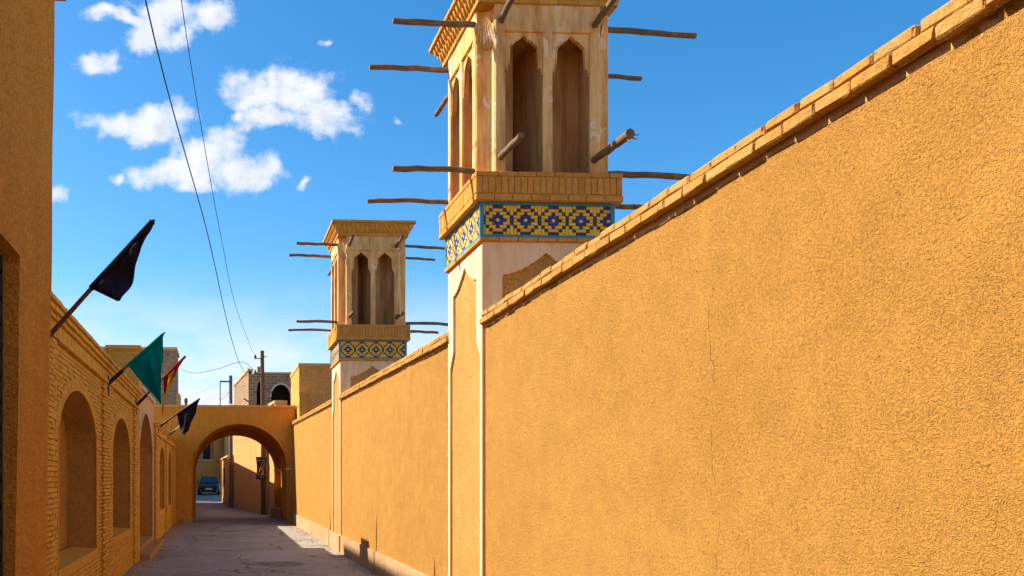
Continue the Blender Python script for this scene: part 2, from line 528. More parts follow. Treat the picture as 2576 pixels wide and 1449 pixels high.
def plate(name, mats, fmap, outer, holes, thick, parent, back=True):
    """flat wall in (s, z) with holes [(loop, depth, closed)], extruded along -n"""
    bm = bmesh.new()

    def loop(pts):
        vs_ = [bm.verts.new((s, z, 0)) for s, z in pts]
        return vs_, [bm.edges.new((vs_[i], vs_[(i + 1) % len(vs_)])) for i in range(len(vs_))]

    ov, oe = loop(outer)
    es = list(oe); hv = []
    for h in holes:
        v_, e_ = loop(h[0]); es += e_; hv.append(v_)
    bmesh.ops.triangle_fill(bm, use_beauty=True, use_dissolve=False, edges=es)

    def rim(vs_, d, closed, mi):
        bv = [bm.verts.new((q.co.x, q.co.y, -d)) for q in vs_]
        n = len(vs_)
        for i in range(n):
            f = bm.faces.new((vs_[i], vs_[(i + 1) % n], bv[(i + 1) % n], bv[i])); f.material_index = mi
        if closed:
            f = bm.faces.new(bv); f.material_index = mi

    rim(ov, thick, back and not any(not h[2] for h in holes), 0)
    for h, v_ in zip(holes, hv):
        rim(v_, h[1], h[2], 1 if len(mats) > 1 else 0)
    bmesh.ops.recalc_face_normals(bm, faces=bm.faces)
    pts = [Vector(fmap(q.co.x, q.co.y, q.co.z)) for q in bm.verts]
    ctr = sum(pts, Vector((0, 0, 0))) / len(pts)
    for q, w in zip(bm.verts, pts): q.co = w - ctr
    bmesh.ops.recalc_face_normals(bm, faces=bm.faces)
    me = bpy.data.meshes.new(name); bm.to_mesh(me); bm.free()
    for mt in mats: me.materials.append(mt)
    return link(name, me, parent, ctr)


def rect(s0, s1, z0, z1):
    return [(s0, z0), (s1, z0), (s1, z1), (s0, z1)]


def arch_loop(s0, s1, z0, zs, za, n=14, point=0.0):
    """opening from sill z0, springing zs, apex za; point>0 makes it pointed"""
    c_, w = (s0 + s1) / 2, (s1 - s0) / 2
    pts = [(s0, z0), (s1, z0)]
    for i in range(n + 1):
        t = math.pi * i / n
        zz = math.sin(t)
        if point: zz = (1 - point) * zz + point * (1 - abs(math.cos(t)))
        pts.append((c_ + w * math.cos(t), zs + (za - zs) * zz))
    return pts


def cbrick(name, mat, parent, corners, ch=.004, jit=.0):
    """one chamfered brick from 8 corners (bottom 4, top 4)"""
    c = [Vector(q) for q in corners]
    ctr = sum(c, Vector((0, 0, 0))) / 8
    ex = (c[1] - c[0]); ey = (c[3] - c[0]); ez = (c[4] - c[0])
    hx, hy, hz = ex.length / 2, ey.length / 2, ez.length / 2
    ex.normalize(); ey.normalize(); ez.normalize()
    vs_ = []; idx = {}
    for sx_ in (-1, 1):
        for sy_ in (-1, 1):
            for sz_ in (-1, 1):
                for a in range(3):
                    k = [ch, ch, ch]; k[a] = 0
                    j = [random.uniform(-jit, jit) for _ in range(3)]
                    q = (ex * (sx_ * (hx - k[0]) + j[0]) + ey * (sy_ * (hy - k[1]) + j[1]) + ez * (sz_ * (hz - k[2]) + j[2]))
                    idx[(sx_, sy_, sz_, a)] = len(vs_); vs_.append(q)
    fs = []
    for a in range(3):
        o1, o2 = [i for i in range(3) if i != a]
        for s in (-1, 1):
            f = []
            for (p_, q_) in ((-1, -1), (1, -1), (1, 1), (-1, 1)):
                k = [0, 0, 0]; k[a] = s; k[o1] = p_; k[o2] = q_
                f.append(idx[(*k, a)])
            fs.append(f)
        for p_ in (-1, 1):
            for q_ in (-1, 1):
                f = []
                for s, ax in ((-1, o1), (1, o1), (1, o2), (-1, o2)):
                    k = [0, 0, 0]; k[a] = s; k[o1] = p_; k[o2] = q_
                    f.append(idx[(*k, ax)])
                fs.append(f)
    for sx_ in (-1, 1):
        for sy_ in (-1, 1):
            for sz_ in (-1, 1):
                fs.append([idx[(sx_, sy_, sz_, a)] for a in range(3)])
    me = bpy.data.meshes.new(name)
    me.from_pydata([tuple(q) for q in vs_], [], fs)
    bm = bmesh.new(); bm.from_mesh(me); bmesh.ops.recalc_face_normals(bm, faces=bm.faces); bm.to_mesh(me); bm.free()
    me.materials.append(mat)
    return link(name, me, parent, ctr)


def bxc(x0, x1, y0, y1, z0, z1):
    return [(x0, y0, z0), (x1, y0, z0), (x1, y1, z0), (x0, y1, z0), (x0, y0, z1), (x1, y0, z1), (x1, y1, z1), (x0, y1, z1)]


def lay(cells, mat, parent, limit, name='brick', rest='small_bricks', ch=.004, jit=.001):
    """bricks: the nearest `limit` as own objects, the rest as one mesh"""
    cells = sorted(cells, key=lambda c_: sum(q[1] for q in c_))
    for c_ in cells[:limit]:
        cbrick(name, mat, parent, c_, ch, jit)
    if cells[limit:]:
        mb = MB()
        for c_ in cells[limit:]: mb.hexa(c_)
        tag(mb.build(rest, mat, parent), kind='stuff')


# ------------------------------------------------------------------ ground and road
def gz(x, y):
    return max(0.0, y - 48) * .012 if y < 90 else .504


def sheet(name, xs, ys, mat, dz_, wob=0.0):
    mb = MB(); vs_ = []
    for y in ys:
        for x in xs:
            z = gz(x, y) + dz_
            if wob: z += wob * (mnoise.noise(Vector((x * .9, y * .55, 3.1))) + .5 * mnoise.noise(Vector((x * 2.7, y * 2.1, 7.7))))
            vs_.append((x, y, z))
    nx = len(xs)
    fs = [(j * nx + i, j * nx + i + 1, (j + 1) * nx + i + 1, (j + 1) * nx + i) for j in range(len(ys) - 1) for i in range(nx - 1)]
    mb.add(vs_, fs, 0, True)
    return mb.build(name, mat, None, (0, 0, 0))


gx = [-3000, -400, -60, -20, -8, 0, 8, 20, 60, 400, 3000]
gy = [-3000, -300, -40, 0, 48, 60, 75, 90, 200, 800, 4000]
tag(sheet('ground', gx, gy, M_SOIL, -.05), kind='structure')
rx = [-1.75 + i * .12 for i in range(38)]
ry = [-4 + i * .15 for i in range(267)]
tag(sheet('road', rx, ry, M_ROAD, 0, .014), kind='structure')
tag(sheet('road', [-14 + i * 1.0 for i in range(22)], [35.8 + i * 1.0 for i in range(62)], M_ROAD, -.012, .006), kind='structure')

# ------------------------------------------------------------------ right adobe walls
WX = 2.65


def wtop(y):
    return 3.142 + (y - 8.7) * .0175 if y > 8.7 else 3.142 + (8.7 - y) * .0085


def adobe_wall(y0, y1, label, rnd, cap0=0.0):
    t = thing('adobe_wall', (WX, (y0 + y1) / 2, 0), label, 'wall', 'adobe walls along the right side of the alley')
    # body with gently uneven face
    mb = MB()
    ny = max(4, int((y1 - y0) / .25)); nz = 14
    vs_ = []
    for j in range(nz + 1):
        for i in range(ny + 1):
            y = y0 + (y1 - y0) * i / ny
            z = -.05 + (wtop(y) + .05) * j / nz
            w = .010 * mnoise.noise(Vector((y * .7, z * .8, rnd))) + .005 * mnoise.noise(Vector((y * 2.6, z * 2.4, rnd)))
            if i in (0, ny): w = 0
            vs_.append((WX + w, y, z))
    n1 = ny + 1
    mb.add(vs_, [(j * n1 + i, j * n1 + i + 1, (j + 1) * n1 + i + 1, (j + 1) * n1 + i) for j in range(nz) for i in range(ny)], 0, True)
    xb = WX + .42
    mb.add([(WX, y0, -.05), (xb, y0, -.05), (xb, y0, wtop(y0)), (WX, y0, wtop(y0))], [(0, 1, 2, 3)])
    mb.add([(WX, y1, -.05), (xb, y1, -.05), (xb, y1, wtop(y1)), (WX, y1, wtop(y1))], [(0, 3, 2, 1)])
    mb.add([(xb, y0, -.05), (xb, y1, -.05), (xb, y1, wtop(y1)), (xb, y0, wtop(y0))], [(0, 1, 2, 3)])
    mb.add([(WX, y0, wtop(y0)), (xb, y0, wtop(y0)), (xb, y1, wtop(y1)), (WX, y1, wtop(y1))], [(0, 1, 2, 3)])
    mb.build('wall_body', M_WALL, t)
    # ragged plaster lip just under the coping
    mb = MB(); vs_ = []; n = int((y1 - y0) / .05)
    for i in range(n + 1):
        y = y0 + (y1 - y0) * i / n
        zl = wtop(y) - .035 - .022 * mnoise.noise(Vector((y * 6, 1.3, rnd))) - .012 * mnoise.noise(Vector((y * 19, 4.3, rnd)))
        vs_ += [(WX - .006, y, zl), (WX - .006, y, wtop(y) + .002), (WX + .05, y, zl - .004)]
    mb.add(vs_, [(3 * i, 3 * i + 3, 3 * i + 4, 3 * i + 1) for i in range(n)] + [(3 * i, 3 * i + 2, 3 * i + 5, 3 * i + 3) for i in range(n)], 0)
    mb.build('plaster_lip', M_MORTAR, t)
    # two courses of coping bricks, mortar bed between
    mb = MB()
    mb.hexa([(WX - .025, y0 + .012, wtop(y0) + .006), (xb, y0 + .012, wtop(y0) + .006), (xb, y1 - .012, wtop(y1) + .006), (WX - .025, y1 - .012, wtop(y1) + .006),
             (WX - .025, y0 + .012, wtop(y0) + .100), (xb, y0 + .012, wtop(y0) + .100), (xb, y1 - .012, wtop(y1) + .100), (WX - .025, y1 - .012, wtop(y1) + .100)])
    mb.build('mortar_bed', M_MORTAR, t)
    for row, (x0, h0, h1, L0, stg) in enumerate(((WX - .062, .003, .057, .215, 0), (WX - .046, .065, .122, .235, .09))):
        y = y0 - stg
        while y < y1 - .03:
            L = L0 + random.uniform(-.018, .012)
            if row == 0 and random.random() < .05: L = .07
            a, b = max(y, y0), min(y + L - .010, y1)
            if b - a > .04:
                o = random.uniform(-.006, .006); q = random.uniform(-.004, .004); r_ = random.uniform(-.003, .003)
                za, zb = wtop(a), wtop(b)
                cbrick('brick', M_COPING, t, [(x0 + o, a, za + h0 + q), (x0 + .2, a, za + h0 + q), (x0 + .2, b, zb + h0 + q), (x0 + o, b, zb + h0 + q + r_),
                                              (x0 + o, a, za + h1 + q), (x0 + .2, a, za + h1 + q), (x0 + .2, b, zb + h1 + q), (x0 + o, b, zb + h1 + q)],
                       .011 if row else .006, .0028)
            y += L
    # stone plinth slabs
    y = y0
    while y < y1 - .05:
        L = min(1.15 + random.uniform(-.25, .25), y1 - y)
        if y1 - y - L < .3: L = y1 - y
        dx_ = random.uniform(-.004, .004); h = .375 + random.uniform(-.008, .008)
        cbrick('plinth_slab', M_STONE, t, bxc(WX - .035 + dx_, WX + .1, y + .003, y + L - .003, -.06, h), .008, .003)
        y += L
    return t


T1Y, T1W = 8.72, .655
adobe_wall(1.2, T1Y + .02, 'tall plain ochre mud wall filling the right foreground, brick coping on top', 1.7)
adobe_wall(T1Y + 2 * T1W - .02, 19.14, 'ochre mud wall between the large near wind tower and the far one', 5.1)
adobe_wall(20.56, 31.92, 'short ochre mud wall running from the far wind tower to the archway', 9.4)


# ------------------------------------------------------------------ wind towers
MOTIF_YEL = [(-4, -4, -4, -2), (-4, -4, 2, 4)]
for s in (-1, 1):
    MOTIF_YEL += [(3 * s, 3 * s, -4, -3), (3 * s, 3 * s, 3, 4), (2 * s, 2 * s, -4, -4), (2 * s, 2 * s, 4, 4), (3 * s, 3 * s, 0, 0)]
    a, b = sorted((1 * s, 2 * s)); c_, d_ = sorted((2 * s, 3 * s))
    MOTIF_YEL += [(a, b, -2, -2), (a, b, 2, 2), (c_, d_, -1, -1), (c_, d_, 1, 1)]
MOTIF_ORG = [(-1, 1, -3, -3), (-1, 1, 3, 3)]
MOTIF_NAV = [(-1, 1, -4, -4), (-1, 1, 4, 4), (-4, -4, -1, 1)] + [(x, x, y, y) for x, y in
             ((-2, -3), (2, -3), (-2, 3), (2, 3), (-3, -2), (3, -2), (-3, 2), (3, 2))]
MOTIF_BLU = [(-1, 1, -1, -1), (-1, 1, 1, 1), (-2, -1, 0, 0), (1, 2, 0, 0), (0, 0, -2, -2), (0, 0, 2, 2)]
MOTIF_CRM = [(0, 0, 0, 0)]


def wind_tower(cx, cy, kx, kz, zb, label, fine, seed):
    rnd = random.Random(seed)
    t = thing('wind_tower', (cx, cy, 0), label, 'wind tower', 'wind towers rising behind the right wall')

    def W(x, y, z):
        return (cx + x * kx, cy + y * kx, z * zb / 4.0 if z <= 4.0 else zb + (z - 4.0) * kz)

    def face(side, half):
        # s to the right seen from outside, n outwards
        if side == 0: return lambda s, z, n: W(s, -half - n, z)
        if side == 1: return lambda s, z, n: W(-half - n, -s, z)
        if side == 2: return lambda s, z, n: W(-s, half + n, z)
        return lambda s, z, n: W(half + n, s, z)

    def fbox(mb, F, s0, s1, z0, z1, n0, n1, mi=0):
        mb.hexa([F(s0, z0, n1), F(s1, z0, n1), F(s1, z0, n0), F(s0, z0, n0), F(s0, z1, n1), F(s1, z1, n1), F(s1, z1, n0), F(s0, z1, n0)], mi)

    def fcell(F, s0, s1, z0, z1, n0, n1):
        return [F(s0, z0, n1), F(s1, z0, n1), F(s1, z0, n0), F(s0, z0, n0), F(s0, z1, n1), F(s1, z1, n1), F(s1, z1, n0), F(s0, z1, n0)]

    H = T1W
    # ---- shaft: four plastered faces with a recessed mud panel under a scalloped ogee
    def ogee(wl, wu, z0, zst0, zst1, zsh, za):
        pts = [(-wl, z0), (wl, z0), (wl, zst0), (wu, zst1), (wu, zsh)]
        n = 7
        half = []
        for i in range(1, n + 1):
            f = i / n
            half.append((wu * (1 - f), zsh + (za - zsh) * (f ** 1.7)))
        scal = []
        prev = (wu, zsh)
        for i, q in enumerate(half):
            if i < 5:
                scal.append(((prev[0] + q[0]) / 2 - .004, (prev[1] + q[1]) / 2 + .010))
            scal.append(q); prev = q
        pts += scal
        pts += [(-x, z) for x, z in reversed(scal[:-1])]
        pts += [(-wu, zsh), (-wu, zst1), (-wl, zst0)]
        return pts
    for side in range(4):
        F = face(side, H)
        lp = ogee(.580, .45, .02, 2.84, 3.02, 3.64, 3.87)
        hs = H if side % 2 else H - .0602
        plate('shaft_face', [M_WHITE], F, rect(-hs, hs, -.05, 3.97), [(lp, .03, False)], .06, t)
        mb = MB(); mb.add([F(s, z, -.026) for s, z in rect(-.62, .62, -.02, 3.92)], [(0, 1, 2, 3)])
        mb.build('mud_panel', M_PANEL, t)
    # plinth slab at the foot of the street face
    cbrick('plinth_slab', M_STONE, t, bxc(WX - .062, WX - .01, cy - H * kx + .003, cy + H * kx - .003, -.06, .37), .008, .003)
    # ---- string course
    cells = []
    for side in range(4):
        F = face(side, H); n = 7; L = 2 * (H + .035) / n
        for i in range(n):
            s0 = -H - .035 + i * L
            cells.append(fcell(F, s0 + .003, s0 + L - .003, 3.972, 4.012, -.02, .035 - .001 * (side % 2)))
    lay([c_ for c_ in cells], M_LEDGE, t, 14 if fine else 0)
    # ---- tile band
    for side in range(4):
        F = face(side, H)
        mb = MB()
        fbox(mb, F, -H, H, 4.012, 4.358, -.05, .012)
        band = mb.build('tile_band', M_MORTAR, t)
        hb = H + .03
        mb = MB()
        fr = .022
        for (s0, s1, z0, z1) in ((-hb, hb, 4.014, 4.014 + fr), (-hb, hb, 4.355 - fr, 4.355), (-hb, -hb + fr, 4.014 + fr, 4.355 - fr), (hb - fr, hb, 4.014 + fr, 4.355 - fr)):
            fbox(mb, F, s0, s1, z0, z1, -.01, .031 - .001 * (side % 2))
        mb.build('tile_border', T_TEAL, band)
        u = (4.355 - 4.014 - 2 * fr) / 9
        sl, sr = -hb + fr + .002, hb - fr - .002
        zc = (4.014 + 4.355) / 2
        us = .0353
        c0 = sl + 4.5 * us
        sets = ((T_YEL, MOTIF_YEL), (T_ORG, MOTIF_ORG), (T_NAV, MOTIF_NAV), (T_BLU, MOTIF_BLU), (T_CRM, MOTIF_CRM))
        mats_ = [q[0] for q in sets]
        joined = MB()
        for k in range(6):
            for mi, (mt, cl) in enumerate(sets):
                for (a, b, c_, d_) in cl:
                    s0 = c0 + (k * 8 + a - .5) * us + .0019; s1 = c0 + (k * 8 + b + .5) * us - .0019
                    z0 = zc + (c_ - .5) * u + .0019; z1 = zc + (d_ + .5) * u - .0019
                    s0 = max(s0, sl); s1 = min(s1, sr)
                    if s1 - s0 < .006: continue
                    n1 = .022 + rnd.uniform(-.0015, .0015)
                    if fine and side == 0:
                        cbrick('tile', mt, band, fcell(F, s0, s1, z0, z1, .008, n1), .0022, .0006)
                    else:
                        joined.hexa(fcell(F, s0, s1, z0, z1, .008, n1), mi)
        if joined.v:
            tag(joined.build('small_tiles', mats_, band), kind='stuff')
    # ---- brick ledge
    mb = MB(); B0 = H + .075
    q = [W(-B0, -B0, 4.362), W(B0, -B0, 4.362), W(B0, B0, 4.362), W(-B0, B0, 4.362)]
    q2 = [W(-B0, -B0, 4.642), W(B0, -B0, 4.642), W(B0, B0, 4.642), W(-B0, B0, 4.642)]
    mb.hexa(q + q2)
    ledge = mb.build('ledge', M_MORTAR, t)
    cells = []; far = []
    for side in range(4):
        F = face(side, B0); e = .012
        dst = cells if side < 2 else far
        for (z0, z1, n, e_) in ((4.364, 4.424, 8, .016), (4.602, 4.648, 8, .014)):
            L = 2 * (B0 + e_) / n
            for i in range(n):
                s0 = -B0 - e_ + i * L + (.05 if 0 < i and z0 > 4.5 else 0)
                s1 = -B0 - e_ + (i + 1) * L + (.05 if i < n - 1 and z0 > 4.5 else 0)
                dst.append(fcell(F, s0 + .003, s1 - .003, z0, z1, -.02, e_ - .0012 * (side % 2)))
        n = 23; L = 2 * (B0 + e) / n
        for i in range(n):
            s0 = -B0 - e + i * L
            if i in (0, n - 1): pass
            dst.append(fcell(F, s0 + .0035, s0 + L - .0035, 4.43 + rnd.uniform(0, .003), 4.598 - rnd.uniform(0, .003), -.02, e - .0012 * (side % 2) + rnd.uniform(-.003, .002)))
    lay(cells, M_LEDGE, ledge, 200 if fine else 0, ch=.005)
    lay(far, M_LEDGE, ledge, 0, rest='back_bricks')
    # ---- upper house: four faces, two tall niches each
    B = .69; c = .165; f0 = B - c; ZB, ZT = 4.648, 6.33
    PT = 6.06
    pro = [(.1925, 5.645), (.180, 5.652), (.188, 5.672), (.170, 5.680), (.176, 5.702), (.156, 5.708), (.153, 5.74), (.150, 5.80), (.145, 5.87), (.141, 5.915),
           (.136, 5.930), (.116, 5.928), (.118, 5.948), (.096, 5.950), (.094, 5.972), (.070, 5.972), (.064, 5.990), (.044, 5.990), (.030, 6.008), (.0, 6.032)]
    for side in range(4):
        F = face(side, B)
        holes = [(rect(-.432, -.047, ZB + .012, PT), .026, False), (rect(.047, .432, ZB + .012, PT), .026, False)]
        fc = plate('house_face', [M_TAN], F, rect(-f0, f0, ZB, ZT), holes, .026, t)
        for ci in (-.2395, .2395):
            # niche box behind the face, its back folded like the vent partitions inside
            mb = MB()
            w = .1925; d = .34
            L_, R_ = ci - w, ci + w
            z0, z1 = ZB + .012, PT - .002
            kink = ci + (.10 if ci < 0 else -.30)
            mb.add([F(L_, z0, -.026), F(L_, z1, -.026), F(L_, z1, -.20), F(L_, z0, -.20)], [(0, 1, 2, 3)])
            if ci < 0:
                mb.add([F(L_, z0, -.20), F(L_, z1, -.20), F(kink, z1, -.62), F(kink, z0, -.62)], [(0, 1, 2, 3)])
                mb.add([F(kink, z0, -.62), F(kink, z1, -.62), F(R_, z1, -.20), F(R_, z0, -.20)], [(0, 1, 2, 3)])
                mb.add([F(R_, z0, -.20), F(R_, z1, -.20), F(R_, z1, -.026), F(R_, z0, -.026)], [(0, 1, 2, 3)])
                mb.add([F(L_, z0, -.026), F(R_, z0, -.026), F(R_, z0, -.2), F(kink, z0, -.62), F(L_, z0, -.20)], [(0, 1, 2, 3, 4)])
                mb.add([F(L_, z1, -.026), F(R_, z1, -.026), F(R_, z1, -.2), F(kink, z1, -.62), F(L_, z1, -.20)], [(4, 3, 2, 1, 0)])
            else:
                mb.add([F(L_, z0, -.20), F(L_, z1, -.20), F(R_, z1, -.42), F(R_, z0, -.42)], [(0, 1, 2, 3)])
                mb.add([F(R_, z0, -.42), F(R_, z1, -.42), F(R_, z1, -.026), F(R_, z0, -.026)], [(0, 1, 2, 3)])
                mb.add([F(L_, z0, -.026), F(R_, z0, -.026), F(R_, z0, -.42), F(L_, z0, -.20)], [(0, 1, 2, 3)])
                mb.add([F(L_, z1, -.026), F(R_, z1, -.026), F(R_, z1, -.42), F(L_, z1, -.20)], [(3, 2, 1, 0)])
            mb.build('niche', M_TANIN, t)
            # scalloped screen in the head of the niche
            lp = [(ci + x, z) for x, z in pro] + [(ci - x, z) for x, z in reversed(pro[:-1])]
            lp += [(ci - .192, PT - .001), (ci + .192, PT - .001)]
            sc_ = plate('arch_screen', [M_TAN], lambda s, z, n, F=F: F(s, z, n - .016), lp, [], .05, t)
            # raised lip along the cusps
            mb = MB()
            cv = [(ci + x, z) for x, z in pro] + [(ci - x, z) for x, z in reversed(pro[:-1])]
            mb.tube([F(s, z + .003, -.014) for s, z in cv], .0065 * kx, 6)
            mb.build('arch_lip', M_TAN, sc_)
        # thin frame lines of the panels
        mb = MB()
        for (s0, s1) in ((-.45, -.029), (.029, .45)):
            fbox(mb, F, s0, s1, PT + .004, PT + .016, -.002, .010)
        mb.build('panel_moulding', M_TAN, fc)
    # corner flutes with shell heads
    for k in range(4):
        sx_, sy_ = ((-1, -1), (1, -1), (1, 1), (-1, 1))[k]
        A = Vector((sx_ * f0, sy_ * B)); Bp = Vector((sx_ * B, sy_ * f0))
        out = Vector((sx_, sy_)).normalized(); al = (Bp - A)
        mb = MB(); n = 10; vs_ = []
        for i in range(n + 1):
            f = i / n
            if f < .12 or f > .88: dd = 0.0
            else: dd = -.055 * math.sin(math.pi * (f - .12) / .76) ** .7 - .012
            q = A + al * f + out * dd
            vs_ += [W(q.x, q.y, ZB), W(q.x, q.y, ZT)]
        mb.add(vs_, [(2 * i, 2 * i + 2, 2 * i + 3, 2 * i + 1) for i in range(n)])
        cf = mb.build('corner_flute', M_TAN, t)
        mb = MB(); nu, nv = 36, 8; vs_ = []
        for j in range(nv + 1):
            b = j / nv
            for i in range(nu + 1):
                a = -1 + 2 * i / nu
                wd = .44 * (.16 + .84 * math.sin(b * math.pi / 2) ** .8)
                rib = .020 * (abs(math.cos(a * math.pi * 3.0)) - .5) * (.35 + b)
                dep = -.008 - .05 * b * (1 - a * a) + rib + .02 * (1 - b)
                q = A + al * (.5 + a * wd) + out * dep
                z = 6.235 - .30 * b * (1 - .22 * a * a) + .004 * math.cos(a * math.pi * 7) * b
                vs_.append(W(q.x, q.y, z))
        mb.add(vs_, [(j * (nu + 1) + i, j * (nu + 1) + i + 1, (j + 1) * (nu + 1) + i + 1, (j + 1) * (nu + 1) + i) for j in range(nv) for i in range(nu)], 0, True)
        mb.build('shell_head', M_TAN, cf)
    # ---- cornice of corbelled brick teeth
    def frus(mb, b0, b1, z0, z1):
        mb.hexa([W(-b0, -b0, z0), W(b0, -b0, z0), W(b0, b0, z0), W(-b0, b0, z0), W(-b1, -b1, z1), W(b1, -b1, z1), W(b1, b1, z1), W(-b1, b1, z1)])
    mb = MB()
    frus(mb, B + .002, B + .012, 6.331, 6.385)
    frus(mb, B + .012, B + .055, 6.385, 6.455)
    frus(mb, B + .062, B + .066, 6.455, 6.470)
    frus(mb, B + .066, B + .105, 6.470, 6.540)
    frus(mb, B + .115, B + .12, 6.540, 6.555)
    cor = mb.build('cornice', M_GOLD, t)
    cells = []; far = []; top = []
    for side in range(4):
        dst = cells if side < 2 else far
        for (zz0, zz1, ba, bb) in ((6.390, 6.453, B + .02, B + .068), (6.474, 6.538, B + .072, B + .122)):
            F = face(side, 0)
            n = 16; L = 2 * (ba) / n
            for i in range(n):
                s = -ba + (i + .5) * L; hw = L * .33
                dst.append([F(s - hw * .25, zz0, bb - .02), F(s + hw * .25, zz0, bb - .02), F(s + hw, zz0 + .01, ba - .03), F(s - hw, zz0 + .01, ba - .03),
                            F(s - hw * .7, zz1, bb), F(s + hw * .7, zz1, bb), F(s + hw, zz1, ba - .03), F(s - hw, zz1, ba - .03)])
        F = face(side, 0)
        n = 9; bt = B + .15; L = 2 * bt / n
        for i in range(n):
            s0 = -bt + i * L
            top.append(fcell(F, s0 + .003, s0 + L - .003, 6.558, 6.602, bt - .09, bt - .0015 * (side % 2) + rnd.uniform(-.004, 0)))
        for i in range(7):
            L = 2 * (B + .014) / 7; s0 = -(B + .014) + i * L
            dst.append(fcell(F, s0 + .003, s0 + L - .003, 6.335, 6.380, B - .03, B + .022 - .001 * (side % 2)))
    mb = MB()
    for q in far: mb.hexa(q)
    tag(mb.build('back_teeth', M_GOLD, cor), kind='stuff')
    if fine:
        for q in cells:
            mb = MB(); mb.hexa(q); mb.build('cornice_tooth', M_GOLD, cor)
        for q in top: cbrick('brick', M_GOLD, cor, q, .004, .001)
    else:
        mb = MB()
        for q in cells: mb.hexa(q)
        tag(mb.build('cornice_teeth', M_GOLD, cor), kind='stuff')
        mb = MB()
        for q in top: mb.hexa(q)
        tag(mb.build('top_course', M_GOLD, cor), kind='stuff')
    mb = MB(); frus(mb, B + .1, B + .1, 6.560, 6.595); mb.build('roof', M_ADOBE2, t)
    # ---- timber beams running right through
    def beam(a, b, r0, r1, sag=.0, label=None, seg=10):
        n = 7; pts = []; rr = []
        a, b = Vector(a), Vector(b)
        for i in range(n + 1):
            f = i / n
            q = a.lerp(b, f)
            q += Vector((rnd.uniform(-1, 1), rnd.uniform(-1, 1), rnd.uniform(-1, 1))) * .006
            q.z += sag * math.sin(f * math.pi)
            pts.append(W(q.x, q.y, q.z)); rr.append((r0 + (r1 - r0) * f) * kx * rnd.uniform(.93, 1.07))
        mb = MB(); mb.tube(pts, rr, seg)
        o = mb.build('beam', M_WOOD, t)
        # align grain with the beam: object space x runs along the mesh for x-beams
        if label: o['label'] = label
        return o
    yn, yf = -B + .19, B - .15
    xl, xr = 1.75 - 3.275, 4.9 - 3.275
    e = B - .045
    for (y_, zl, zr, xa, xb_, r0, r1, sg) in ((yn, 6.235, 6.17, xl, xr, .030, .028, -.006), (yf, 6.25, 6.19, xl - .06, xr - .07, .030, .026, .008),
                                             (yn, 4.735, 4.70, xl, xr + .05, .029, .031, .012), (yf, 4.735, 4.71, xl - .08, xr, .026, .030, .012)):
        beam((xa, y_, zl), (-e, y_, (zl + zr) / 2 + .01), r0, r0, sg)
        beam((e, y_, (zl + zr) / 2), (xb_, y_, zr), r1, r1, sg)
    beam((-.475, -e, 6.17), (-.50, -B - .62, 6.17), .032, .033)
    beam((.475, -e, 6.14), (.46, -B - .68, 6.16), .034, .034)
    beam((-.475, -e, 4.81), (-.47, -B - .58, 4.80), .036, .032)
    b4 = beam((.475, -e, 4.80), (.50, -B - .50, 4.79), .036, .038)
    if fine:
        b4['label'] = 'beam with a pale splintered end'
        mb = MB(); a = Vector(W(.50, -B - .50, 4.79))
        e = a + Vector((.012, -.2, .0)) * kx
        mb.tube([a + Vector((0, .05, 0)), a.lerp(e, .4), e], [.041, .044, .046], 10)
        for dx_, dz_, l in ((.03, -.02, .06), (-.01, -.035, .10), (.04, .0, .05)):
            mb.tube([e + Vector((dx_, .05, dz_)), e + Vector((dx_ * 1.9, -l * .4, dz_ * 2.2 - .02))], [.008, .003], 5)
        mb.build('splintered_end', M_WOOD, b4)
    beam((-.64, B - .1, 6.0), (-.66, B + .5, 6.0), .028, .03)
    return t


wind_tower(3.275, T1Y + T1W, 1.0, 1.0, 4.0, 'large near wind tower with blue and yellow tile band and protruding beams', True, 3)
wind_tower(2.62 + T1W * 1.085, 19.12 + T1W * 1.085, 1.085, 1.145, 4.2, 'wind tower farther down the alley, left of and below the large near tower', False, 5)


# ------------------------------------------------------------------ left brick wall (street face at x = -1.6)
LX = -1.6


def FL(s, z, n):
    return (LX + n, s, z)


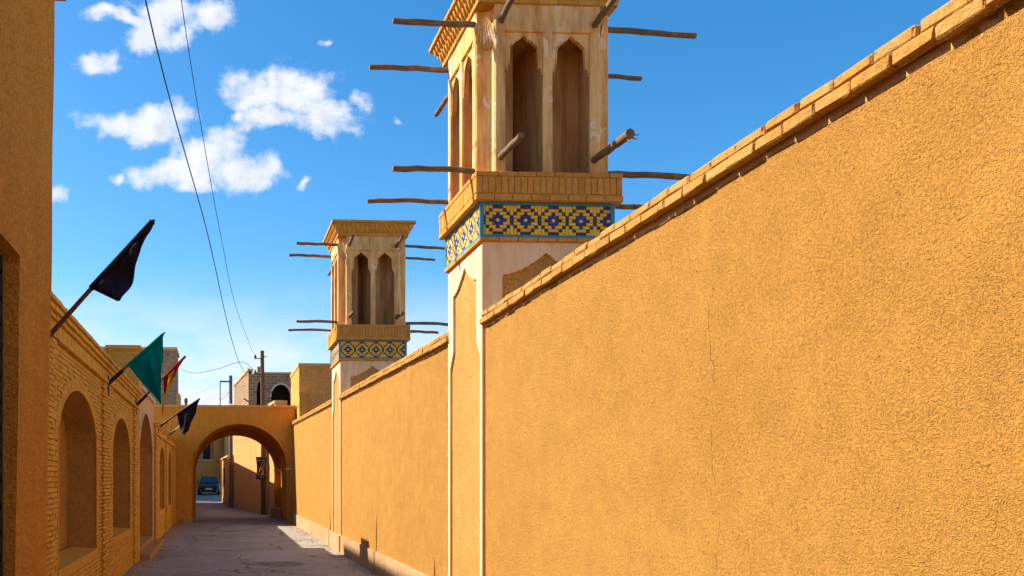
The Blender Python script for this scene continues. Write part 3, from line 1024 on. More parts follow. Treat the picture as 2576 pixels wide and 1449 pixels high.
def brick_front(y0, y1, ztop, niches, pil, t, limit, ring=.13, course=.05, blen=.235, zlow=.02):
    def excl(z):
        ex = []
        for (a, b, zs0, zsp, za) in niches:
            if z < zs0 - .03 or z > za + ring: continue
            c_, w = (a + b) / 2, (b - a) / 2
            if z <= zsp: ex.append((a - .004, b + .004)); continue
            f = (z - zsp) / (za + ring - zsp)
            hw = (w + ring) * math.sqrt(max(0, 1 - f * f))
            ex.append((c_ - hw, c_ + hw))
        return ex
    cells = []
    nrow = int((ztop - zlow) / course)
    for r_ in range(nrow):
        z0 = zlow + r_ * course; zm = z0 + course / 2
        ex = sorted(excl(zm)); cur = y0; spans = []
        for (a, b) in ex:
            if a > cur: spans.append((cur, min(a, y1)))
            cur = max(cur, b)
        if cur < y1: spans.append((cur, y1))
        for (a, b) in spans:
            y = y0 + math.floor((a - y0) / blen) * blen - (blen / 2 if r_ % 2 else 0)
            while y < b:
                s0, s1 = max(y, a), min(y + blen - .014, b)
                if s1 - s0 > .03:
                    nn = .016 + random.uniform(-.004, .005)
                    mid = (s0 + s1) / 2
                    if any(p0 <= mid <= p1 for p0, p1 in pil): nn += .035
                    cells.append([FL(s0, z0 + .005, nn), FL(s0, z0 + .005, -.03), FL(s1, z0 + .005, -.03), FL(s1, z0 + .005, nn),
                                  FL(s0, z0 + course - .005, nn), FL(s0, z0 + course - .005, -.03), FL(s1, z0 + course - .005, -.03), FL(s1, z0 + course - .005, nn)])
                y += blen
    # voussoirs round each niche head
    for (a, b, zs0, zsp, za) in niches:
        c_, w = (a + b) / 2, (b - a) / 2; n = 34
        for i in range(n):
            t0, t1 = math.pi * (i + .06) / n, math.pi * (i + .94) / n
            P_ = lambda t_, k: (c_ + (w + k) * math.cos(t_), zsp + (za - zsp + k) * math.sin(t_))
            q = [P_(t0, .003), P_(t1, .003), P_(t1, ring - .004), P_(t0, ring - .004)]
            cells.append([FL(*q[0], -.03), FL(*q[1], -.03), FL(*q[2], -.03), FL(*q[3], -.03), FL(*q[0], .018), FL(*q[1], .018), FL(*q[2], .018), FL(*q[3], .018)])
    lay(cells, M_BRICK, t, limit, ch=.003, jit=.0008)


def left_wall(y0, y1, ztop, niches, pil, label, limit, name='brick_wall'):
    t = thing(name, (LX, (y0 + y1) / 2, 0), label, 'wall', 'brick walls along the left side of the alley')
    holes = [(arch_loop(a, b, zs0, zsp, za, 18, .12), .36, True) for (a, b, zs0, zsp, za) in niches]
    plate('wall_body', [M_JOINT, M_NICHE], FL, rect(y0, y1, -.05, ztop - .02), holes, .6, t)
    brick_front(y0, y1, ztop - .32, niches, pil, t, limit)
    for (a, b, zs0, zsp, za) in niches:
        # brick sill laid on edge
        mb = MB(); n = int((b - a) / .07)
        for i in range(n):
            s0 = a + (b - a) * i / n; s1 = a + (b - a) * (i + 1) / n - .006
            mb.hexa([FL(s0, zs0 - .09, -.3), FL(s1, zs0 - .09, -.3), FL(s1, zs0 - .09, .03), FL(s0, zs0 - .09, .03),
                     FL(s0, zs0 + .035, -.3), FL(s1, zs0 + .035, -.3), FL(s1, zs0 + .004, .03), FL(s0, zs0 + .004, .03)])
        tag(mb.build('sill_bricks', M_BRICK, t), kind='stuff')
        # rounded bead round the niche edge
        mb = MB(); lp = arch_loop(a, b, zs0, zsp, za, 22, .0)[1:] + [(a, zs0 + .05)]
        lp[0] = (b, zs0 + .05)
        mb.tube([FL(s, z, .014) for s, z in lp], .016, 6)
        mb.build('niche_bead', M_BRICK, t)
    # frieze: string, soldier course, string, coping
    zf = ztop - .32
    cells = []
    for (h0, h1, nn, L) in ((0.0, .045, .07, .235), (.05, .165, .045, .062), (.17, .215, .075, .235), (.22, .27, .105, .235), (.275, .32, .13, .22)):
        y = y0
        while y < y1 - .02:
            e = min(y + L - .006, y1); o = random.uniform(-.005, .005)
            cells.append([FL(y, zf + h0, nn + o), FL(y, zf + h0, -.2), FL(e, zf + h0, -.2), FL(e, zf + h0, nn + o),
                          FL(y, zf + h1 - .003, nn + o), FL(y, zf + h1 - .003, -.2), FL(e, zf + h1 - .003, -.2), FL(e, zf + h1 - .003, nn + o)])
            y += L
    fr = MB(); fr.hexa([FL(y0, zf + .003, .03), FL(y0, zf + .003, -.5), FL(y1, zf + .003, -.5), FL(y1, zf + .003, .03),
                        FL(y0, ztop - .012, .03), FL(y0, ztop - .012, -.5), FL(y1, ztop - .012, -.5), FL(y1, ztop - .012, .03)])
    fo = fr.build('frieze', M_MORTAR, t)
    lay(cells, M_BRICK, fo, min(limit, 230), rest='frieze_bricks', ch=.004, jit=.001)
    return t


left_wall(4.9, 17.36, 3.25, [(8.78, 11.54, .70, 1.98, 2.6), (13.2, 15.86, .72, 1.98, 2.59)],
          [(7.0, 8.45), (12.05, 12.95), (16.35, 17.4)],
          'golden brick wall on the left with two deep arched niches nearest the viewer', 300)
left_wall(22.0, 31.86, 3.02, [(23.45, 25.75, .75, 1.95, 2.5), (27.4, 29.2, .75, 1.95, 2.5)],
          [(22.0, 22.9), (26.2, 27.0), (29.8, 31.86)],
          'low far brick wall with two small niches, left, just before the archway', 150)

# portal between them
t = thing('portal', (LX, 19.7, 0), 'pinkish plastered portal recess with tall arch between the two brick walls', 'portal')
FP = lambda s, z, n: (LX - .02 + n, s, z)
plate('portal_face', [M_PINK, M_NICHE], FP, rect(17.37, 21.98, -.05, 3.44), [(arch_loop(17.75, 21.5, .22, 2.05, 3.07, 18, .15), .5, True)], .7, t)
mb = MB()
mb.tube([FP(s, z, .01) for s, z in arch_loop(17.75, 21.5, .22, 2.05, 3.07, 18, .15)[1:]] + [FP(17.75, .3, .01)], .02, 6)
mb.build('arch_bead', M_LIME, t)
mb = MB()
mb.box(-1.595, -1.36, 17.5, 21.75, -.05, .13)
mb.box(-1.95, -1.6, 17.76, 21.49, .1, .223)
mb.build('step', M_STONE, t)
mb = MB(); mb.box(-2.16, -1.585, 17.365, 18.1, 3.28, 4.10); pier = mb.build('pier', M_MORTAR, t)
cells = []
for r_ in range(15):
    z0 = 3.285 + r_ * .053
    o = 0 if r_ % 2 else .11
    x = -2.16 - o
    while x < -1.6:
        a, b = max(x, -2.16), min(x + .21, -1.588)
        if b - a > .03: cells.append(bxc(a, b, 17.352, 17.42, z0, z0 + .047))
        x += .22
    y = 17.43 - o
    while y < 18.1:
        a, b = max(y, 17.43), min(y + .21, 18.1)
        if b - a > .03: cells.append(bxc(-1.62, -1.572, a, b, z0, z0 + .047))
        y += .22
lay(cells, M_BRICK, pier, 90, ch=.003)
for i, (z0, e) in enumerate(((4.10, .03), (4.135, .07), (4.17, .05))):
    mb = MB(); mb.box(-2.16 - e, -1.58 + e, 17.36 - e, 18.1 + e, z0, z0 + .032); mb.build('pier_cap', M_BRICK, t)
mb = MB(); mb.box(-2.3, -1.56, 18.12, 22.0, 3.445, 3.51); mb.build('portal_coping', M_LIME, t)


# ------------------------------------------------------------------ near-left house with a barred doorway
t = thing('adobe_house', (-.9, 2, 0), 'tall shaded mud house corner at the left edge with a dark barred doorway', 'house')


def FN(s, z, n):
    return (-.9 + n + .012 * (z - 2.0) + .008 * mnoise.noise(Vector((s * 1.5, z * 1.3, 2.0))), s + .010 * mnoise.noise(Vector((s, z * 2.2, 8.0))) + .012 * (z - 2.0), z)


# gridded face so that it can be uneven; doorway left open
mb = MB()
YS = [-3, -2, -1, 0, .7, 1.4, 2.0, 2.55] + [2.55 + .2 * i for i in range(1, 7)] + [4.013, 4.15, 4.3, 4.45, 4.6, 4.74]
ZS = [-.05, .3, .6, .9, 1.2, 1.5, 1.8, 2.1, 2.4, 2.6, 2.8, 3.0, 3.2, 3.4, 3.6, 3.8, 4.0, 4.16]
ny = len(YS)
for j in range(len(ZS)):
    for i in range(ny): mb.v.append(FN(YS[i], ZS[j], 0))
for j in range(len(ZS) - 1):
    for i in range(ny - 1):
        if 2.55 - 1e-6 <= YS[i] and YS[i + 1] <= 4.013 + 1e-6 and ZS[j + 1] <= 2.6 + 1e-6: continue
        mb.f.append([j * ny + i, j * ny + i + 1, (j + 1) * ny + i + 1, (j + 1) * ny + i]); mb.mi.append(0); mb.sm.append(True)
# far end face and back
e = [FN(4.74, z, 0) for z in ZS]; nb = len(mb.v)
mb.v += e + [(-3.6, 4.74, z) for z in ZS]
for j in range(len(ZS) - 1):
    mb.f.append([nb + j, nb + len(ZS) + j, nb + len(ZS) + j + 1, nb + j + 1]); mb.mi.append(0); mb.sm.append(False)
mb.add([(-3.6, -3, -.05), (-3.6, 4.74, -.05), (-3.6, 4.74, 4.16), (-3.6, -3, 4.16)], [(0, 1, 2, 3)])
mb.add([(-.88, -3, 4.16), (-.88, 4.74, 4.16), (-3.6, 4.74, 4.16), (-3.6, -3, 4.16)], [(0, 1, 2, 3)])
mb.build('wall_body', M_ADOBE2, t)
mb = MB()
# door reveal
for (a, b) in (((2.55, -.05), (2.55, 2.6)), ((4.013, -.05), (4.013, 2.6))):
    mb.add([FN(a[0], a[1], 0), FN(b[0], b[1], 0), (-1.25, b[0], b[1]), (-1.25, a[0], a[1])], [(0, 1, 2, 3)])
mb.add([FN(2.55, 2.6, 0), FN(4.013, 2.6, 0), (-1.25, 4.013, 2.6), (-1.25, 2.55, 2.6)], [(0, 1, 2, 3)])
mb.build('door_reveal', M_ADOBE2, t)
mb = MB(); mb.box(-1.06, -1.02, 2.56, 4.0, -.05, 2.59); dr = mb.build('door', M_DARK, t)
for i in range(13):
    y = 2.62 + i * .113
    mb = MB(); mb.tube([(-.968, y, 0), (-.968, y, 2.59)], .011, 6); mb.build('bar', M_IRON, dr)
for i in range(22):
    z = .1 + i * .115
    mb = MB()
    for k in range(13):
        y = 2.62 + k * .113 + .0565
        if y > 3.98: continue
        mb.tube([(-.963, y - .05, z), (-.960, y, z + .04), (-.963, y + .05, z), (-.960, y, z - .04), (-.963, y - .05, z)], .006, 5, cap=False)
    mb.build('grille_ornament', M_IRON, dr)
mb = MB(); mb.box(-3.65, -.82, -3, 4.80, 4.162, 4.205); mb.build('eaves_slab', M_ADOBE2, t)

# unseen house added behind the viewer to bounce warm light into the alley
t = thing('bounce_light_house', (1, -9, 0), 'unseen mud house added behind the viewer for warm bounce light', 'house')
mb = MB(); mb.box(-14, 14, -13, -8.5, -.05, 8.5); mb.build('wall', M_ADOBE_FAR, t)
mb = MB(); mb.box(-14.1, 14.1, -13.1, -8.42, 8.503, 8.62); mb.build('coping', M_ADOBE2, t)

# unseen house added behind the left wall to shade the right wall's foot
t = thing('shade_casting_house', (-12, 16, 0), 'unseen mud house added behind the left brick wall to cast shade', 'house')
mb = MB(); mb.box(-15, -9, 10, 23.2, -.05, 10.35); mb.build('wall', M_ADOBE_FAR, t)
mb = MB(); mb.box(-15.1, -8.95, 9.9, 23.3, 10.353, 10.45); mb.build('coping', M_ADOBE2, t)


# ------------------------------------------------------------------ archway across the alley
t = thing('archway', (.7, 32, 0), 'wide shaded mud archway spanning the alley, round opening', 'archway')
AY = 31.93
FA = lambda s, z, n: (s, AY - n, z)
lp = arch_loop(-1.0, 2.465, -.04, 1.97, 3.60, 26)
plate('front_wall', [M_ADOBE2], FA, rect(-5.2, 2.74, -.05, 4.20), [(lp, .5, False)], .5, t)
FB = lambda s, z, n: (s, 37.2 - n, z)
lp2 = arch_loop(-1.0, 2.33, -.04, 1.97, 3.45, 26)
plate('rear_wall', [M_ADOBE2], FB, rect(-5.2, 2.74, -.05, 4.20), [(lp2, .45, False)], .45, t)
mb = MB()
vp = arch_loop(-1.08, 2.58, -.04, 2.0, 3.74, 26)[1:]; vp.append((-1.08, -.04))
nv = len(vp)
mb.add([(s, AY + .5, z) for s, z in vp] + [(s, 37.2, z) for s, z in vp], [(i, i + 1, nv + i + 1, nv + i) for i in range(nv - 1)], 0, True)
mb.build('vault', M_ADOBE2, t)
mb = MB(); mb.box(-5.2, 2.74, AY + .02, 37.62, 4.205, 4.23); mb.build('roof', M_ADOBE2, t)
mb = MB()
vs_ = []; n = 60
for i in range(n + 1):
    x = -5.2 + 7.96 * i / n
    w = .012 * mnoise.noise(Vector((x * 3, 0, 4)))
    vs_ += [(x, AY - .035, 4.19 + w * .5), (x, AY - .035, 4.262 + w), (x, AY + .32, 4.27 + w), (x, AY + .01, 4.18)]
mb.add(vs_, [(4 * i + k, 4 * i + 4 + k, 4 * i + 5 + k, 4 * i + 1 + k) for i in range(n) for k in (0, 1)] + [(4 * i, 4 * i + 3, 4 * i + 7, 4 * i + 4) for i in range(n)])
mb.build('parapet_coping', M_MORTAR, t)
mb = MB(); ring = [(s, z) for s, z in lp[1:]]
mb.tube([FA(s, z, .002) for s, z in ring], .028, 6); mb.build('arch_rim', M_ADOBE2, t)
mb = MB(); mb.tube([FB(s, z, .002) for s, z in lp2[1:]], .035, 6); mb.build('arch_rim', M_ADOBE_FAR, t)
for (x0, x1, y0, y1) in ((2.40, 2.60, AY - .03, AY + .5), (2.28, 2.56, 37.16, 37.3)):
    mb = MB(); mb.box(x0, x1, y0, y1, 1.93, 2.0); mb.build('impost', M_LIME, t)
mb = MB(); mb.box(2.44, 2.62, 33.3, 33.75, -.05, 2.4); mb.build('inner_pilaster', M_ADOBE2, t)
mb = MB(); mb.box(-1.35, -.97, AY - .05, AY - .005, -.05, .22); mb.build('footing', M_STONE, t)
mb = MB(); mb.box(2.1, 2.62, 36.3, 37.1, -.05, .42); mb.box(2.2, 2.62, 35.9, 36.29, -.05, .3); mb.build('stone_seat', M_STONE, t)
# low plaster mound on the roof
mb = MB(); vs_ = []; n = 20
for j in range(6):
    for i in range(n):
        a = 2 * math.pi * i / n; r_ = .52 * (1 - j / 5)
        vs_.append((.33 + r_ * 1.05 * math.cos(a), 33.4 + r_ * math.sin(a), 4.22 + .22 * (1 - (1 - j / 5) ** 2) + .012 * mnoise.noise(Vector((i, j, 1)))))
mb.add(vs_, [(j * n + i, j * n + (i + 1) % n, (j + 1) * n + (i + 1) % n, (j + 1) * n + i) for j in range(5) for i in range(n)], 0, True)
mb.build('roof_mound', M_LIME, t)
mb = MB(); mb.tube([(.92, 33.9, 4.68), (1.2, 33.8, 4.5), (1.55, 33.7, 4.24)], [.03, .035, .03], 7)
tag(mb.build('driftwood_pole', M_WOOD), 'crooked wooden stick leaning on the roof of the archway', 'stick')

# ------------------------------------------------------------------ blocks right of the archway
t = thing('adobe_block', (4, 32, 0), 'square shaded mud building block above the right wall, beside the archway', 'building')
mb = MB(); mb.box(2.79, 6.5, 30.95, 34.5, -.05, 5.55); mb.build('wall', M_BLOCK, t)
mb = MB(); mb.box(2.76, 6.55, 30.92, 34.55, 5.552, 5.66); mb.build('coping', M_MORTAR, t)
mb = MB(); mb.box(2.76, 3.0, 30.5, 30.94, -.05, 4.56); mb.build('pier', M_ADOBE2, t)
mb = MB(); mb.box(2.74, 3.02, 30.47, 30.945, 4.562, 4.63); mb.build('pier_cap', M_MORTAR, t)


def wallrun(name, pts, h, mat, label, cat, plinth=.0, coping=True, thick=.5):
    t = thing(name, (pts[0][0], pts[0][1], 0), label, cat)
    for (a, b) in zip(pts, pts[1:]):
        d = Vector((b[0] - a[0], b[1] - a[1], 0)).normalized(); n = Vector((-d.y, d.x, 0))   # left of travel = street side
        A, B_ = Vector((a[0], a[1], 0)), Vector((b[0], b[1], 0))

        def blk(z0, z1, o, m_, nm, shift=0.0):
            q = [A + n * o, B_ + n * o, B_ - n * thick, A - n * thick]
            mb = MB(); mb.hexa([(*p_.xy, z0) for p_ in q] + [(*p_.xy, z1) for p_ in q]); return mb.build(nm, m_, t)
        blk(-.1, h, 0, mat, 'wall')
        if coping: blk(h + .002, h + .11, .06, M_MORTAR, 'coping')
        if plinth: blk(-.1, plinth, .035, M_STONE, 'plinth')
    return t


# street side lies at -x: travel along +y has its left at -x
wallrun('alley_wall', [(2.40, 37.7), (2.22, 39.9)], 4.85, M_ADOBE_FAR, 'sunlit narrow mud wall just behind the right side of the archway', 'wall', .45)
wallrun('alley_wall', [(1.93, 40.2), (.80, 48.8)], 4.75, M_ADOBE_FAR, 'mud wall seen through the archway, sunlit above and shaded below', 'wall', .42)
tw = wallrun('alley_wall', [(.52, 50.0), (.08, 60.4)], 2.85, M_ADOBE_FAR, 'low sunlit mud wall beyond the archway, beside the car', 'wall', .4)
mb = MB(); mb.hexa([(.30, 54.4, 1.15), (.34, 54.4, 1.15), (.28, 55.8, 1.15), (.24, 55.8, 1.15), (.30, 54.4, 2.3), (.34, 54.4, 2.3), (.28, 55.8, 2.3), (.24, 55.8, 2.3)])
wn_ = mb.build('window', M_DARK, tw)
for i in range(6):
    f = (i + .5) / 6; mb = MB(); mb.tube([(.29 - .06 * f, 54.4 + 1.4 * f, 1.15), (.29 - .06 * f, 54.4 + 1.4 * f, 2.3)], .02, 5); mb.build('bar', M_SHUT, wn_)
t = thing('alley_house', (2.5, 52, 0), 'tall mud house rising behind the low wall beyond the archway', 'house')
mb = MB(); mb.box(.85, 6, 49.2, 61, -.1, 5.0); mb.build('wall', M_ADOBE_FAR, t)
mb = MB(); mb.box(.62, .86, 60.0, 61, -.1, 5.0); mb.build('buttress', M_LIME, t)
wallrun('alley_wall', [(-1.80, 57.5), (-1.25, 37.7)], 4.5, M_ADOBE_FAR, 'left mud wall of the lane beyond the archway', 'wall', .4)

# far house closing the lane, with an arched window recess
t = thing('lane_end_house', (-1, 80, .38), 'shaded mud house closing the lane behind the car, arched window recess', 'house')
FH = lambda s, z, n: (s, 79.5 - n, z)
plate('wall', [M_BLOCK, M_BLOCK], FH, rect(-9, .9, .2, 7.6), [(arch_loop(-2.0, -.52, 3.35, 5.0, 6.1, 12), .25, True)], .6, t)
mb = MB(); mb.box(-1.45, -.82, 79.68, 79.74, 3.4, 4.9); w_ = mb.build('window', M_DARK, t)
mb = MB()
for i in range(9):
    for k in range(3):
        mb.tube([(-1.95 + k * .16, 79.66, 3.42 + i * .165), (-1.95 + k * .16 + .15, 79.66, 3.42 + (i + 1) * .165)], .018, 4)
        mb.tube([(-1.95 + k * .16 + .15, 79.65, 3.42 + i * .165), (-1.95 + k * .16, 79.65, 3.42 + (i + 1) * .165)], .018, 4)
mb.build('lattice_shutter', M_SHUT, w_)
mb = MB(); mb.box(-2.05, -.47, 79.38, 79.52, 3.25, 3.345); mb.build('sill', M_LIME, t)
mb = MB(); mb.box(.45, 1.0, 78.6, 79.49, .2, 7.6); mb.build('buttress', M_ADOBE_FAR, t)
t = thing('side_house', (-8, 72, .25), 'mud house at the left of the lane beyond the sunlit patch', 'house')
mb = MB(); mb.box(-13, -4.6, 67, 79.4, .1, 7.0); mb.build('wall', M_ADOBE_FAR, t)
mb = MB(); mb.box(-13.1, -4.5, 66.9, 79.45, 7.003, 7.12); mb.build('coping', M_MORTAR, t)

# ------------------------------------------------------------------ weathered brick houses behind the archway
t = thing('brick_house', (-5.8, 62, 0), 'weathered brown brick house behind the green flag, left of the archway', 'house')
FBk = lambda s, z, n: (s, 62 - n, z)
plate('wall', [M_FARBR, M_DARK], FBk, rect(-10.5, -3.05, -.05, 10.6), [(rect(-7.95, -7.3, 9.5, 10.05), .3, True)], 4.0, t)
mb = MB(); mb.box(-10.6, -2.95, 61.86, 66.05, 10.603, 10.78); mb.build('coping', M_MORTAR, t)
mb = MB(); mb.box(-3.55, -3.0, 61.92, 62.6, -.05, 10.6); mb.build('corner_pier', M_FARBR, t)
mb = MB(); mb.box(-3.0, -2.8, 61.95, 65, -.05, 7.6); mb.build('lower_wing', M_ADOBE_FAR, t)

t = thing('brick_house', (3, 52, 0), 'ruined brick house with dark arched openings behind the utility pole', 'house')
Y0 = 50.0
FC = lambda s, z, n: (s, Y0 - n, z)
plate('wall', [M_FARBR, M_DARK], FC, rect(1.66, 6.2, -.05, 7.55), [(arch_loop(2.92, 4.02, 4.3, 6.25, 6.95, 14), .9, True), (arch_loop(2.1, 2.5, 4.3, 6.4, 7.15, 10), .9, True)], 2.5, t)
mb = MB()
mb.tube([FC(s, z, .02) for s, z in arch_loop(2.88, 4.06, 4.3, 6.25, 6.99, 14)[1:]], .06, 6); mb.build('arch_surround', M_LIME, t)
mb = MB()
mb.hexa([(1.64, Y0 - .02, -.05), (1.655, Y0 + .5, -.05), (1.2, Y0 + 9, -.05), (.96, Y0 + 8.6, -.05), (1.64, Y0 - .02, 7.7), (1.655, Y0 + .5, 7.7), (1.2, Y0 + 9, 7.7), (.96, Y0 + 8.6, 7.7)])
mb.build('side_wall', M_FARBR, t)
mb = MB(); mb.hexa([(1.58, Y0 - .1, 7.702), (1.9, Y0 + .5, 7.702), (1.3, Y0 + 9, 7.702), (.9, Y0 + 8.6, 7.702), (1.58, Y0 - .1, 7.85), (1.9, Y0 + .5, 7.85), (1.3, Y0 + 9, 7.85), (.9, Y0 + 8.6, 7.85)])
mb.build('side_coping', M_MORTAR, t)
mb = MB(); mb.box(1.95, 6.25, Y0 - .06, Y0 + .4, 7.553, 7.64); mb.build('coping', M_MORTAR, t)
mb = MB(); mb.box(2.15, 2.45, Y0 - .02, Y0 + .3, 7.64, 7.95); mb.build('chimney', M_FARBR, t)

# ------------------------------------------------------------------ utility poles and cables
t = thing('utility_pole', (1.98, 40.3, 0), 'tall brown utility pole rising behind the archway', 'pole')
mb = MB(); mb.tube([(1.99, 40.0, -.1), (1.96, 40.0, 4), (1.93, 40.0, 7.4)], [.115, .10, .085], 12); mb.build('shaft', M_DWOOD, t)
for z in (7.05, 6.35):
    mb = MB(); mb.tube([(1.93, 39.98, z), (1.62, 39.98, z)], .022, 6); a_ = mb.build('bracket', M_IRON, t)
    mb = MB(); mb.tube([(1.62, 39.98, z - .02), (1.62, 39.98, z + .05), (1.62, 39.98, z + .16)], [.05, .06, .03], 8); mb.build('insulator', M_CERAM, a_)
mb = MB(); mb.tube([(1.93, 39.98, 7.12), (2.16, 39.98, 7.12)], .018, 6); mb.build('bolt', M_IRON, t)
mb = MB(); mb.tube([(1.93, 39.95, 5.65), (2.1, 39.95, 5.7), (2.15, 39.95, 5.55)], .015, 6); mb.build('hook', M_IRON, t)
t = thing('utility_pole', (.66, 49.4, 0), 'thinner grey utility pole with a wire frame left of the brown pole', 'pole')
mb = MB(); mb.tube([(.66, 49.3, -.1), (.62, 49.3, 7.35)], [.11, .095], 12); mb.build('shaft', plain('grey_pole', (.16, .12, .09), .8), t)
mb = MB(); mb.tube([(.62, 49.2, 7.0), (.02, 49.2, 7.02)], .045, 6); mb.tube([(.04, 49.2, 7.02), (.04, 49.2, 5.7)], .03, 6); mb.build('side_frame', M_IRON, t)
mb = MB(); mb.tube([(.62, 49.2, 6.6), (.35, 49.2, 6.15), (.06, 49.2, 6.0)], .012, 5); mb.build('stay_wire', M_CABLE, t)
mb = MB(); mb.tube([(.62, 49.2, 5.8), (.35, 49.2, 5.65), (.04, 49.2, 5.7)], .012, 5); mb.build('stay_wire', M_CABLE, t)
t = thing('roof_post', (-1.37, 36.2, 4.22), 'short dark post standing on the roof of the archway', 'post')
mb = MB(); mb.tube([(-1.37, 36.2, 4.22), (-1.36, 36.2, 4.9)], [.06, .05], 8); mb.build('shaft', M_DWOOD, t)
mb = MB(); mb.tube([(-1.36, 36.15, 4.7), (-1.36, 36.15, 4.84)], .075, 8); mb.build('collar', M_CERAM, t)


def cable(pts, r_, label, n=8):
    # smooth curve through the points
    out = []
    q = [Vector(p_) for p_ in pts]
    q = [q[0] * 2 - q[1]] + q + [q[-1] * 2 - q[-2]]
    for i in range(1, len(q) - 2):
        for k in range(n):
            f = k / n
            a, b, c_, d_ = q[i - 1:i + 3]
            out.append(.5 * ((2 * b) + (c_ - a) * f + (2 * a - 5 * b + 4 * c_ - d_) * f * f + (3 * b - a - 3 * c_ + d_) * f ** 3))
    out.append(q[-2])
    mb = MB(); mb.tube(out, r_, 6)
    return tag(mb.build('cable', M_CABLE), label, 'cable', 'overhead cables')


cable([(-1.75, -2, 11.6), (-1.35, 5, 9.55), (-.98, 11.8, 7.95), (-.27, 19.3, 6.98), (.18, 25.6, 6.32), (.62, 32, 6.05), (1.2, 42.5, 6.75), (1.62, 50.6, 7.78)], .011,
      'thicker of the two long black cables sagging across the sky')
cable([(-1.3, -2, 11.9), (-.95, 6, 10.0), (-.58, 13.4, 8.85), (-.25, 17.3, 7.85), (.08, 20.7, 7.02), (.41, 24.4, 6.48), (.98, 29.7, 6.2), (1.3, 34.5, 6.55), (1.62, 39.98, 7.18)], .0068,
      'thinner long cable, right of the thick one, ending at the brown pole')
cable([(1.62, 39.98, 6.47), (1.0, 40.5, 6.95), (-.2, 41.5, 6.72), (-1.4, 46, 7.1), (-3.0, 61.9, 9.4)], .012, 'slack cable from the brown pole to the brick house')
cable([(1.62, 39.98, 6.4), (.0, 42, 6.1), (-1.3, 48, 6.2), (-3.0, 61.9, 7.4)], .005, 'topmost of three faint wires below the slack cable')
cable([(1.62, 39.98, 6.0), (.0, 42, 5.6), (-1.3, 48, 5.7), (-3.0, 61.9, 6.7)], .005, 'middle of three faint wires below the slack cable')
cable([(.6, 49.2, 6.4), (-.8, 53, 6.1), (-3.0, 61.9, 6.1)], .005, 'lowest of three faint wires below the slack cable')

# banner tied to the brown pole
t = thing('banner', (1.9, 39.8, 1.6), 'dark printed banner hanging on the brown pole inside the archway', 'banner')
mb = MB(); vs_ = []
for j in range(9):
    for i in range(7):
        f, h = i / 6, j / 8
        vs_.append((1.64 + .48 * f + (.04 if i == 0 else -.03 if i == 6 else 0) * math.sin(h * math.pi), 39.82 + .04 * math.sin(f * 6 + h * 3), 1.58 + 1.0 * h + .01 * math.sin(i * 2)))
fs = [(j * 7 + i, j * 7 + i + 1, j * 7 + i + 8, j * 7 + i + 7) for j in range(8) for i in range(6)]
mb.add(vs_, fs, 0, True); mb.add([(x, y + .006, z) for x, y, z in vs_], [tuple(reversed(f)) for f in fs], 0, True)
cl = mb.build('cloth', M_BANN, t)
mb = MB()
for (a, b) in (((1.72, 1.75), (1.99, 2.5)), ((2.02, 2.48), (1.97, 1.78)), ((1.78, 1.80), (2.06, 1.78)), ((1.86, 2.1), (2.0, 1.8)), ((1.72, 2.42), (1.9, 2.46)), ((1.74, 1.68), (2.04, 1.68)), ((1.9, 1.72), (1.96, 2.2))):
    mb.tube([(a[0], 39.765, a[1]), (b[0], 39.765, b[1])], .012, 4)
mb.build('white_strokes', M_BANL, cl)
mb = MB(); mb.tube([(1.62, 39.8, 2.58), (2.14, 39.8, 2.58)], .018, 6); mb.build('rod', M_DWOOD, t)


